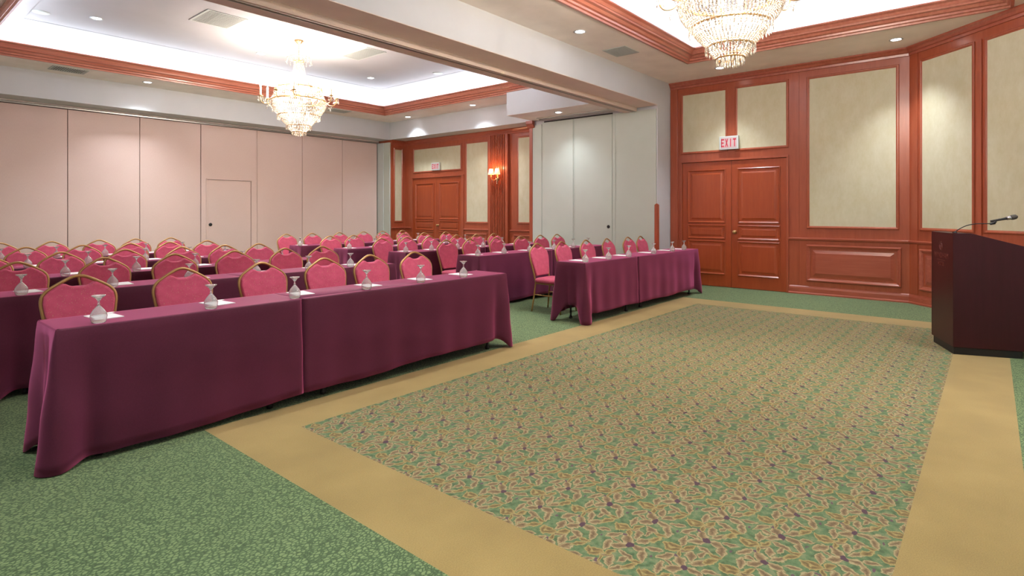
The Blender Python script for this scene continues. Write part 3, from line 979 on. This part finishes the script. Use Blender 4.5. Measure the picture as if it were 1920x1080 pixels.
# ------------------------------------------------------------------ goblets, notepads, pens
def build_goblet():
    root = empty('goblet')
    s = 28
    bowl = [(0.033, 0.0), (0.039, 0.016), (0.0425, 0.036), (0.040, 0.052), (0.030, 0.070), (0.016, 0.088), (0.006, 0.100), (0.004, 0.103)]
    inner = [(0.003, 0.098), (0.014, 0.085), (0.028, 0.068), (0.038, 0.051), (0.0405, 0.036), (0.037, 0.016), (0.0315, 0.0)]
    obj('bowl', lathe(bmesh.new(), bowl + inner + [bowl[0]], s), M['glass'], root, smooth=True)
    obj('stem', lathe(bmesh.new(), [(0, 0.099), (0.005, 0.101), (0.0085, 0.106), (0.0055, 0.111), (0.005, 0.118), (0.0075, 0.128), (0, 0.130)], 14), M['glass'], root, smooth=True)
    obj('foot', lathe(bmesh.new(), [(0.0, 0.124), (0.0075, 0.127), (0.016, 0.140), (0.0355, 0.1545), (0.0355, 0.157), (0.0, 0.155)], s), M['glass'], root, smooth=True)
    return root
def build_pad():
    root = empty('notepad')
    bm = bmesh.new()
    for i in range(4): box(bm, -0.07 + 0.0006 * i, 0.07, -0.105, 0.105 - 0.0005 * i, 0.0011 * i, 0.0011 * i + 0.0009)
    obj('pages', bm, M['paper'], root)
    obj('glued_edge', mbox(-0.0705, 0.0705, 0.102, 0.1062, 0, 0.0045), M['paper'], root)
    return root
def build_pen():
    root = empty('ballpoint_pen')
    bm = tube(bmesh.new(), [(-0.068, 0, 0.0046), (0.05, 0, 0.0046), (0.062, 0, 0.0046), (0.070, 0, 0.0046)], [0.0045, 0.0045, 0.0025, 0.001], 10)
    obj('barrel', bm, M['paper'], root, smooth=True)
    obj('pocket_clip', mbox(-0.066, -0.03, -0.0012, 0.0012, 0.0088, 0.0105), M['chrome'], root)
    return root
pg, pp, pn = build_goblet(), build_pad(), build_pen()
first = {'g': True, 'p': True, 'n': True}
GL_Y = [3.93, 5.68, 7.03, 8.43, 9.87]
GL = {('L', 0): [185, 395.6, 552.5, 687.5, 789, 869], ('R', 0): [1097.5, 1141, 1179, 1225.6, 1260.6, 1282.5],
      ('L', 1): [40, 211, 355, 481, 579, 657], ('R', 1): [896, 945, 993, 1039, 1075, 1103],
      ('L', 2): [122.5, 256, 366, 454, 529], ('R', 2): [761, 809, 858, 906, 942, 973],
      ('L', 3): [52, 165.6, 272.5, 355, 422], ('R', 3): [655, 704, 752, 799, 837, 872],
      ('L', 4): [2, 106, 197, 274, 342], ('R', 4): [563, 615, 665, 709, 748, 784]}
ZTOP = 0.7625
for (blk, r), us in GL.items():
    seq = us[::-1] if blk == 'L' else us
    bn = 'left' if blk == 'L' else 'right'
    for i, u in enumerate(seq):
        y = GL_Y[r]
        x = x_at(u, y)
        if first['g']: g = pg; first['g'] = False
        else: g = copy_tree(pg)
        g.location = (x, y, ZTOP)
        g.rotation_euler = (0, 0, rnd.uniform(0, 6))
        tag(g, 'upturned clear goblet on the %s row, %s side, %s place from the centre aisle' % (ROWN[r], bn, ORD[i]), 'glass', 'upturned goblets on the %s tables' % bn)
        if first['p']: p = pp; first['p'] = False
        else: p = copy_tree(pp)
        px = x + ((0.155, 0.155, 0.155, 0.155, 0.12, 0.075)[i] if blk == 'L' else 0.14)
        py = y + 0.20 if r else y + 0.195
        p.location = (px, py, ZTOP)
        p.rotation_euler = (0, 0, math.radians(rnd.uniform(-7, 7)))
        tag(p, 'white notepad on the %s row, %s side, %s place from the centre aisle' % (ROWN[r], bn, ORD[i]), 'notepad', 'white notepads on the %s tables' % bn)
        if r == 0 and blk == 'L' and i in (4, 5):
            if first['n']: q = pn; first['n'] = False
            else: q = copy_tree(pn)
            q.location = (px + 0.01, py + 0.055, ZTOP + 0.0045)
            q.rotation_euler = (0, 0, math.radians(-20 + 8 * i))
            tag(q, 'white pen lying on the notepad at the left front table, %s place from the aisle' % ORD[i], 'pen', 'pens on the front notepads')

# ------------------------------------------------------------------ chandeliers
def build_chandelier():
    root = empty('crystal_chandelier')          # origin at the ceiling, z down
    rn = random.Random(5)
    obj('canopy', lathe(bmesh.new(), [(0, 0), (0.075, 0), (0.08, -0.015), (0.055, -0.03), (0.045, -0.05), (0.02, -0.07), (0.012, -0.09), (0, -0.09)], 20), M['gold'], root, smooth=True)
    bm = bmesh.new()
    for i in range(9):
        z = -0.095 - i * 0.033
        pts = [(0.011 * math.cos(a) * (i % 2 == 0), 0.011 * math.cos(a) * (i % 2), z + 0.021 * math.sin(a)) for a in [j * PI / 4 for j in range(8)]]
        tube(bm, pts, 0.003, 5, closed=True)
    obj('chain', bm, M['gold'], root)
    def strand(bm, p, q, sag, n, r):
        for i in range(n):
            t = (i + 0.5) / n
            bead(bm, (p[0] + (q[0] - p[0]) * t, p[1] + (q[1] - p[1]) * t, p[2] + (q[2] - p[2]) * t - sag * 4 * t * (1 - t)), r, r * 1.15)
    # top crown with drooping sprays
    bm = lathe(bmesh.new(), [(0.055, -0.37), (0.09, -0.365), (0.092, -0.385), (0.055, -0.39), (0.055, -0.37)], 24)
    obj('crown_ring', bm, M['gold'], root, smooth=True)
    bm = bmesh.new()
    for i in range(14):
        a = 2 * PI * i / 14
        P = smooth_path([(0.07 * math.cos(a), 0.07 * math.sin(a), -0.375), (0.12 * math.cos(a), 0.12 * math.sin(a), -0.29), (0.19 * math.cos(a), 0.19 * math.sin(a), -0.31), (0.215 * math.cos(a), 0.215 * math.sin(a), -0.37)], 5)
        for p in P: bead(bm, p, 0.007)
        e = P[-1]
        bead(bm, (e.x, e.y, e.z - 0.03), 0.010, 0.026)
        bead(bm, (P[8].x, P[8].y, P[8].z - 0.04), 0.008, 0.024)
    obj('crown_spray', bm, M['crystal'], root)['label'] = 'spray of crystal drops'
    # tent of beads from the crown to the ring
    bm = bmesh.new()
    for i in range(44):
        a = 2 * PI * i / 44
        for j in range(22):
            t = j / 21
            r = 0.078 + 0.085 * t ** 1.3 + 0.16 * t ** 9
            bead(bm, (r * math.cos(a), r * math.sin(a), -0.385 - 0.46 * t), 0.0085, 0.0095)
    obj('bead_tent', bm, M['crystal'], root)
    # gilt drum
    bm = lathe(bmesh.new(), [(0.365, -0.845), (0.378, -0.845), (0.378, -0.862), (0.365, -0.862), (0.365, -0.845)], 40)
    lathe(bm, [(0.44, -1.055), (0.462, -1.052), (0.466, -1.075), (0.44, -1.08), (0.44, -1.055)], 40)
    for i in range(12):
        a = 2 * PI * i / 12
        tube(bm, [(0.37 * math.cos(a), 0.37 * math.sin(a), -0.83), (0.45 * math.cos(a), 0.45 * math.sin(a), -1.09)], 0.007, 6)
        for k in (-0.08, 0.08):
            a2 = a + k
            tube(bm, smooth_path([(0.372 * math.cos(a), 0.372 * math.sin(a), -0.84), (0.40 * math.cos(a2), 0.40 * math.sin(a2), -0.90), (0.37 * math.cos(a2), 0.37 * math.sin(a2), -0.80)], 3), 0.005, 5)
    obj('gilt_drum', bm, M['gold'], root, smooth=True)
    bm = bmesh.new()
    for i in range(72):
        a = 2 * PI * i / 72
        for j in range(8):
            t = j / 7
            r = 0.37 + 0.075 * t
            bead(bm, (r * math.cos(a), r * math.sin(a), -0.87 - 0.18 * t), 0.011, 0.012)
    obj('drum_beads', bm, M['crystal'], root)
    # basket tiers
    bm = bmesh.new()
    prof = [(0.455, -1.09), (0.452, -1.15), (0.435, -1.21), (0.40, -1.265), (0.345, -1.32), (0.30, -1.40), (0.255, -1.45), (0.20, -1.50), (0.175, -1.56), (0.125, -1.61)]
    for k in range(len(prof) - 1):
        (r0, z0), (r1, z1) = prof[k], prof[k + 1]
        n = max(26, int(r0 * 190))
        for i in range(n):
            a = 2 * PI * (i + 0.5 * (k % 2)) / n
            for j in range(4):
                t = j / 4
                r = r0 + (r1 - r0) * t
                bead(bm, (r * math.cos(a), r * math.sin(a), z0 + (z1 - z0) * t), 0.0105, 0.013)
    obj('bead_basket', bm, M['crystal'], root)
    bm = bmesh.new()
    for (r, z) in ((0.345, -1.325), (0.20, -1.505), (0.125, -1.615)):
        lathe(bm, [(r - 0.006, z), (r + 0.008, z), (r + 0.008, z - 0.012), (r - 0.006, z - 0.012), (r - 0.006, z)], 36)
    obj('basket_hoop', bm, M['gold'], root, smooth=True)
    for (r, z, n, L) in ((0.36, -1.335, 44, 0.055), (0.215, -1.51, 28, 0.05), (0.12, -1.615, 18, 0.045), (0.07, -1.62, 10, 0.06)):
        bm = tube(bmesh.new(), [(0, 0, 0.006), (0, 0, -L * 0.8), (0, 0, -L), (0, 0, -L - 0.02)], [0.005, 0.006, 0.008, 0.001], 6)
        p = obj('prism', bm, M['crystal'], root)
        for i in range(n):
            a = 2 * PI * i / n
            q = p if i == 0 else p.copy()
            if i: COL.objects.link(q)
            q.location = (r * math.cos(a), r * math.sin(a), z)
    # candle arms in four pairs
    for q in range(4):
        for s in (-1, 1):
            a = q * PI / 2 + math.radians(40.17 - 90 + s * 13)
            ca, sa = math.cos(a), math.sin(a)
            pol = lambda r, z: (r * ca, r * sa, z)
            P = smooth_path([pol(0.42, -1.04), pol(0.50, -1.12), pol(0.58, -1.13), pol(0.625, -1.08), pol(0.63, -1.015)], 5)
            arm = obj('candle_arm', tube(bmesh.new(), P, 0.007, 6), M['gold'], root, smooth=True)
            obj('drip_pan', lathe(bmesh.new(), [(0, -1.018), (0.03, -1.012), (0.045, -0.998), (0.043, -0.993), (0.0, -1.004)], 16, (0.63 * ca, 0.63 * sa, 0)), M['gold'], arm, smooth=True)
            obj('candle', lathe(bmesh.new(), [(0, -1.0), (0.017, -1.0), (0.017, -0.85), (0, -0.848)], 12, (0.63 * ca, 0.63 * sa, 0)), M['candle'], arm, smooth=True)
            obj('flame_bulb', lathe(bmesh.new(), [(0, -0.85), (0.012, -0.84), (0.017, -0.82), (0.010, -0.79), (0, -0.765)], 12, (0.63 * ca, 0.63 * sa, 0)), M['bulb'], arm, smooth=True)
            bm = bmesh.new()
            for j in range(7):
                b = 2 * PI * j / 7
                x, y = 0.63 * ca + 0.043 * math.cos(b), 0.63 * sa + 0.043 * math.sin(b)
                for m_ in range(3): bead(bm, (x, y, -1.012 - 0.016 * m_), 0.006)
                bead(bm, (x, y, -1.078), 0.008, 0.024)
            strand(bm, pol(0.60, -1.02), pol(0.455, -1.08), 0.13, 18, 0.006)
            strand(bm, (0.63 * ca, 0.63 * sa, -1.02), (0.63 * math.cos(a + 0.45 * s), 0.63 * math.sin(a + 0.45 * s), -1.03), 0.16, 12, 0.006) if False else None
            bead(bm, pol(0.53, -1.21), 0.012, 0.032)
            obj('crystal_drops', bm, M['crystal'], arm)
    # glowing bulbs inside the drum and the basket
    for n_, r_, z_ in ((10, 0.27, -1.02), (6, 0.17, -1.30)):
        for i in range(n_):
            a = 2 * PI * i / n_
            obj('bulb', lathe(bmesh.new(), [(0, 0.04), (0.022, 0.025), (0.028, 0), (0.018, -0.025), (0, -0.04)], 10, (r_ * math.cos(a), r_ * math.sin(a), z_)), M['bulb'], root, smooth=True)
    return root
ch = build_chandelier()
ch.location = (CHANDS[0][0], CHANDS[0][1], ZT)
tag(ch, 'large lit crystal chandelier cut by the top edge, hanging in the nearer ceiling tray', 'chandelier', 'crystal chandeliers')
c2 = copy_tree(ch)
c2.location = (CHANDS[1][0], CHANDS[1][1], ZT)
tag(c2, 'lit crystal chandelier hanging whole in the further ceiling tray by the pink partition', 'chandelier', 'crystal chandeliers')

# ------------------------------------------------------------------ recessed lights, detectors, vents
def downlight(x, y, z, label):
    o = empty('recessed_light', (x, y, z))
    tag(o, label, 'ceiling light', 'recessed ceiling lights')
    obj('trim_ring', lathe(bmesh.new(), [(0.062, -0.001), (0.088, -0.001), (0.09, -0.006), (0.075, -0.010), (0.062, -0.004), (0.062, -0.001)], 24), M['white'], o, smooth=True)
    obj('lens', lathe(bmesh.new(), [(0, -0.0035), (0.062, -0.0035), (0.062, -0.001), (0, -0.001)], 24), M['downlit'], o)
DL = ['round recessed light beside the beam, left of the nearer chandelier', 'round recessed light just below the nearer chandelier, above the near double doors',
      'round recessed light above the corner of the angled wood wall', 'round recessed light over the pink partition, left of the far chandelier',
      'round recessed light over the far double doors', 'round recessed light over the wall sconce in the far room',
      'round recessed light in the low white bulkhead by the cream panels', 'round recessed light at the left of the far ceiling tray',
      'round recessed light in the far tray beside the far chandelier stem', 'round recessed light at the right of the far ceiling tray']
for (x, y, z), lb in zip(DOWN, DL): downlight(x, y, z - (0.0045 if z == ZB else 0), lb)
for (x, y), lb in zip(((1.98, 11.0), (4.80, 9.26 + 0.0), (8.42, 9.23)), ('flat white disc at the far left of the far ceiling tray', 'flat white disc beside the far chandelier canopy', 'flat white disc at the right end of the far tray')):
    o = obj('ceiling_speaker', lathe(bmesh.new(), [(0, -0.012), (0.07, -0.011), (0.105, -0.007), (0.11, -0.001), (0, -0.001)], 24, (x, y, ZT)), M['vent'], smooth=True)
    tag(o, lb, 'ceiling speaker', 'ceiling discs')
def vent(x, y, z, w, d, kind, label):
    o = empty('ceiling_vent', (x, y, z))
    tag(o, label, 'air vent', 'ceiling vents')
    b = 0.035
    bm = frame_box(bmesh.new(), (-w / 2, -d / 2, w / 2, d / 2), (-w / 2 + b, -d / 2 + b, w / 2 - b, d / 2 - b), -0.010, -0.001)
    obj('frame', bm, M['vent'], o, bevel=0.002)
    obj('duct_backing', mbox(-w / 2 + b, w / 2 - b, -d / 2 + b, d / 2 - b, -0.003, -0.001), M['ventdark'], o)
    bm = bmesh.new()
    iw, idp = w - 2 * b, d - 2 * b
    if kind == 'grid':
        n, m = int(iw / 0.027), int(idp / 0.027)
        for i in range(1, n): box(bm, -iw / 2 + iw * i / n - 0.006, -iw / 2 + iw * i / n + 0.006, -idp / 2, idp / 2, -0.010, -0.003)
        for i in range(1, m): box(bm, -iw / 2, iw / 2, -idp / 2 + idp * i / m - 0.006, -idp / 2 + idp * i / m + 0.006, -0.010, -0.003)
        obj('grille', bm, M['vent'], o)
    else:
        n = int(idp / 0.032) if kind == 'y' else int(iw / 0.032)
        for i in range(n):
            if kind == 'y':
                c = -idp / 2 + idp * (i + 0.5) / n
                box(bm, -iw / 2, iw / 2, c - 0.008, c + 0.008, -0.012, -0.004)
            else:
                c = -iw / 2 + iw * (i + 0.5) / n
                box(bm, c - 0.008, c + 0.008, -idp / 2, idp / 2, -0.012, -0.004)
        obj('louvres', bm, M['vent'], o)
vent(3.85, 9.28, ZT, 0.60, 0.72, 'grid', 'square eggcrate return vent in the far tray near the beam')
vent(6.47, 9.2, ZT, 0.44, 0.90, 'y', 'long louvred vent in the far tray, right of the chandelier')
vent(7.90, 4.44, ZC, 0.46, 0.40, 'x', 'dark louvred vent in the nearer soffit beside the beam')
vent(2.63, 12.48, ZC, 0.52, 0.40, 'x', 'dark louvred vent over the left of the pink partition')
vent(8.05, 12.42, ZC, 0.50, 0.36, 'x', 'louvred vent in the soffit behind the far chandelier')

# ------------------------------------------------------------------ exit signs
def exit_sign(yc, zc, w, h, h0, label):
    o = empty('exit_sign', (XR - h0, yc, zc))
    tag(o, label, 'exit sign', 'exit signs over the double doors')
    obj('housing', mbox(-0.05, -0.0005, -w / 2, w / 2, -h / 2, h / 2), M['jamb'], o, bevel=0.006)
    obj('face_plate', mbox(-0.053, -0.0505, -w / 2 + 0.03, w / 2 - 0.03, -h / 2 + 0.025, h / 2 - 0.025), M['exitface'], o)
    L = {'E': [(0, 0, 0.26, 1), (0, 0, 1, 0.17), (0, 0.415, 0.85, 0.585), (0, 0.83, 1, 1)], 'I': [(0.35, 0, 0.65, 1)], 'T': [(0, 0.83, 1, 1), (0.35, 0, 0.65, 1)], 'X': None}
    lh = h * 0.60
    lw = w * 0.16
    gap = w * 0.045
    tot = 4 * lw + 3 * gap
    a = tot / 2
    for ch_ in 'EXIT':
        bm = bmesh.new()
        def lb(u0, v0, u1, v1):
            box(bm, -0.0555, -0.0528, a - u1 * lw, a - u0 * lw, -lh / 2 + v0 * lh, -lh / 2 + v1 * lh)
        if L[ch_]:
            for r_ in L[ch_]: lb(*r_)
        else:
            for s in (0, 1):
                t = 0.28 * lw
                q = [(0, 0), (1, 1)] if s == 0 else [(1, 0), (0, 1)]
                y0_, y1_ = a - q[0][0] * (lw - t) - t / 2, a - q[1][0] * (lw - t) - t / 2
                v = []
                for xx in (-0.0555, -0.0528):
                    v.append([bm.verts.new((xx, y0_ - t / 2, -lh / 2)), bm.verts.new((xx, y0_ + t / 2, -lh / 2)), bm.verts.new((xx, y1_ + t / 2, lh / 2)), bm.verts.new((xx, y1_ - t / 2, lh / 2))])
                bm.faces.new(v[0]); bm.faces.new(v[1])
                for i in range(4): bm.faces.new((v[0][i], v[0][(i + 1) % 4], v[1][(i + 1) % 4], v[1][i]))
        obj('letter', bm, M['exitred'], o)
        a -= lw + gap
    return o
exit_sign(3.69, 2.665, 0.35, 0.245, 0.024, 'white EXIT sign with red letters over the near double doors')
exit_sign(11.65, 2.64, 0.34, 0.21, 0.008, 'pinkish EXIT sign over the far double doors, far room')

# ------------------------------------------------------------------ wall sconce
sx, sy, sz = XR - 0.087, 9.34, 2.28
sc_ = empty('wall_sconce', (sx, sy, sz))
tag(sc_, 'brass wall sconce with two lit cream shades on the fluted pilaster', 'wall lamp')
bm = lathe(bmesh.new(), [(0, 0), (0.05, 0), (0.052, 0.008), (0.03, 0.018), (0.012, 0.03), (0, 0.03)], 20)
for v in bm.verts: v.co = (-v.co.z, v.co.x * 0.8, -0.05 + v.co.y * 1.6)
obj('back_plate', bm, M['gold'], sc_, smooth=True)
for s in (-1, 1):
    P = smooth_path([(-0.02, 0, -0.05), (-0.08, s * 0.03, -0.10), (-0.13, s * 0.085, -0.08), (-0.13, s * 0.10, -0.02)], 6)
    arm = obj('arm', tube(bmesh.new(), P, 0.006, 8), M['gold'], sc_, smooth=True)
    obj('candle_cup', lathe(bmesh.new(), [(0, -0.03), (0.014, -0.028), (0.026, -0.015), (0.024, -0.01), (0.01, -0.012), (0.01, 0.05), (0, 0.05)], 14, (-0.13, s * 0.10, 0)), M['gold'], arm, smooth=True)
    obj('lamp_shade', lathe(bmesh.new(), [(0.078, 0.035), (0.080, 0.037), (0.046, 0.175), (0.044, 0.175), (0.078, 0.035)], 24, (-0.13, s * 0.10, 0)), M['shade'], arm, smooth=True)
    obj('bulb', lathe(bmesh.new(), [(0, 0.05), (0.012, 0.06), (0.014, 0.08), (0, 0.11)], 10, (-0.13, s * 0.10, 0)), M['sbulb'], arm, smooth=True)
    lamp('POINT', 'sconce_light', (sx - 0.10, sy + s * 0.10, sz + 0.20), 1.6, (1.0, 0.55, 0.28), 0.03)
bm = bmesh.new()
for z in (-0.12, -0.15, -0.18): bead(bm, (-0.03, 0, z), 0.012, 0.016)
for s in (-1, 1):
    for z in (-0.12, -0.145): bead(bm, (-0.12, s * 0.07, z), 0.008, 0.012)
obj('crystal_drop', bm, M['crystal'], sc_)

# ------------------------------------------------------------------ lectern and microphone
LC = Vector((7.07, 0.293, 0))                      # near front corner of the plinth
ang = math.atan2(0.483 - 0.293, 7.599 - 7.07)      # front edge direction
ex = Vector((math.cos(ang), math.sin(ang), 0))     # along the front, away from the camera
ey = Vector((math.sin(ang), -math.cos(ang), 0))    # along the side, towards the speaker
lec = empty('lectern', tuple(LC), ang)
tag(lec, 'dark mahogany lectern with a sloping top and black plinth at the right edge', 'lectern')
# local axes: x along the front, y backwards is -y
WF, DS = 0.62, 0.70
prof = [(0.0, 0.07), (0.0, 1.19), (-0.14, 1.19), (-DS, 1.03), (-DS, 0.07)]
bm = bmesh.new()
for x0_, x1_ in ((0.0, 0.022), (WF - 0.022, WF)):
    a = [bm.verts.new((x0_, y, z)) for y, z in prof]; b = [bm.verts.new((x1_, y, z)) for y, z in prof]
    bm.faces.new(a); bm.faces.new(b[::-1])
    for i in range(len(prof)): bm.faces.new((a[i], a[(i + 1) % len(prof)], b[(i + 1) % len(prof)], b[i]))
    if x0_ == 0.0:
        obj('side_panel', bm, M['lectern'], lec, bevel=0.002)
        bm = bmesh.new()
obj('side_panel', bm, M['lectern'], lec, bevel=0.002)
fp = obj('front_panel', mbox(0.022, WF - 0.022, -0.024, -0.001, 0.07, 1.168), M['lectern'], lec)
bm = mbox(0.022, WF - 0.022, -0.14, -0.001, 1.168, 1.188)
obj('top_shelf', bm, M['lectern'], lec, bevel=0.002)
bm = bmesh.new()
v = [bm.verts.new(p) for p in ((0.022, -0.14, 1.165), (WF - 0.022, -0.14, 1.165), (WF - 0.022, -DS + 0.03, 1.015), (0.022, -DS + 0.03, 1.015),
                               (0.022, -0.14, 1.145), (WF - 0.022, -0.14, 1.145), (WF - 0.022, -DS + 0.03, 0.995), (0.022, -DS + 0.03, 0.995))]
for f in ((0, 1, 2, 3), (7, 6, 5, 4), (0, 4, 5, 1), (1, 5, 6, 2), (2, 6, 7, 3), (3, 7, 4, 0)): bm.faces.new([v[i] for i in f])
obj('reading_desk', bm, M['lectern'], lec)
obj('inner_shelf', mbox(0.022, WF - 0.022, -DS + 0.05, -0.024, 0.55, 0.57), M['lectern'], lec)
obj('bottom_board', mbox(0.022, WF - 0.022, -DS + 0.02, -0.024, 0.07, 0.09), M['lectern'], lec)
obj('plinth', mbox(0.004, WF - 0.05, -0.55, -0.004, 0, 0.069), M['black'], lec, bevel=0.002)
# carved emblem and lettering on the front panel
bm = bmesh.new()
def front_pt(x, z, h=0.0): return (x, -0.001 + h, z)
cxm, czm = 0.33, 1.045
for k in range(3):
    P = []
    for i in range(13):
        t = i / 12
        a = t * 4.2 + k * 2.1
        r = 0.012 + 0.038 * t
        P.append(front_pt(cxm + r * math.cos(a), czm + r * math.sin(a), 0.0015))
    tube(bm, P, 0.0032, 5)
obj('emblem', bm, M['emblem'], fp)['label'] = 'small swirling emblem'
def text_mesh(txt, size, x, z, name, parent):
    cu = bpy.data.curves.new(name, 'FONT')
    cu.body = txt
    cu.size = size
    cu.extrude = 0.001
    cu.align_x = 'CENTER'
    cu.resolution_u = 2
    tmp = bpy.data.objects.new('tmp', cu)
    COL.objects.link(tmp)
    dg = bpy.context.evaluated_depsgraph_get()
    me = bpy.data.meshes.new_from_object(tmp.evaluated_get(dg))
    bpy.data.objects.remove(tmp)
    me.name = name
    me.materials.clear()
    me.materials.append(M['emblem'])
    for v in me.vertices:
        v.co = Vector((x - v.co.x, 0.0008 + v.co.z, z + v.co.y))
    o = bpy.data.objects.new(name, me)
    COL.objects.link(o)
    o.parent = parent
    return o
text_mesh('WYNDHAM', 0.075, cxm, 0.925, 'lettering', fp)
obj('rule_line', mbox(cxm - 0.12, cxm + 0.12, -0.001, 0.0008, 0.900, 0.904), M['emblem'], fp)
text_mesh('HOTEL', 0.055, cxm, 0.845, 'lettering', fp)

mic = empty('gooseneck_microphone', tuple(LC + ex * 0.10 + ey * 0.045 + Vector((0, 0, 1.1885))), ang)
tag(mic, 'black gooseneck microphone arching over the lectern top', 'microphone')
obj('mount', lathe(bmesh.new(), [(0, 0), (0.022, 0), (0.022, 0.006), (0.008, 0.014), (0, 0.014)], 16), M['black'], mic, smooth=True)
P = smooth_path([(0, 0, 0.01), (0.0, -0.045, 0.045), (0.0, -0.10, 0.075), (0.0, -0.17, 0.092), (0.0, -0.25, 0.094), (0.0, -0.30, 0.094)], 5)
obj('gooseneck', tube(bmesh.new(), P, 0.0045, 8), M['black'], mic, smooth=True)
bm = tube(bmesh.new(), [(0, -0.285, 0.092), (0, -0.325, 0.102)], [0.011, 0.013], 10)
tube(bm, [(0, -0.31, 0.10), (0, -0.33, 0.118)], [0.014, 0.014], 10)
obj('mic_clip', bm, M['black'], mic)
d_ = Vector((0, -0.975, 0.22)).normalized()
p0 = Vector((0, -0.29, 0.118))
obj('mic_body', tube(bmesh.new(), [p0, p0 + d_ * 0.10, p0 + d_ * 0.13], [0.0095, 0.011, 0.0135], 14), M['black'], mic, smooth=True)
q0 = p0 + d_ * 0.13
obj('mic_collar', tube(bmesh.new(), [q0, q0 + d_ * 0.03, q0 + d_ * 0.035], [0.017, 0.018, 0.019], 16), M['chrome'], mic, smooth=True)
obj('mic_head', tube(bmesh.new(), [q0 + d_ * 0.035, q0 + d_ * 0.05, q0 + d_ * 0.075, q0 + d_ * 0.088], [0.022, 0.025, 0.022, 0.008], 16), M['ventdark'], mic, smooth=True)
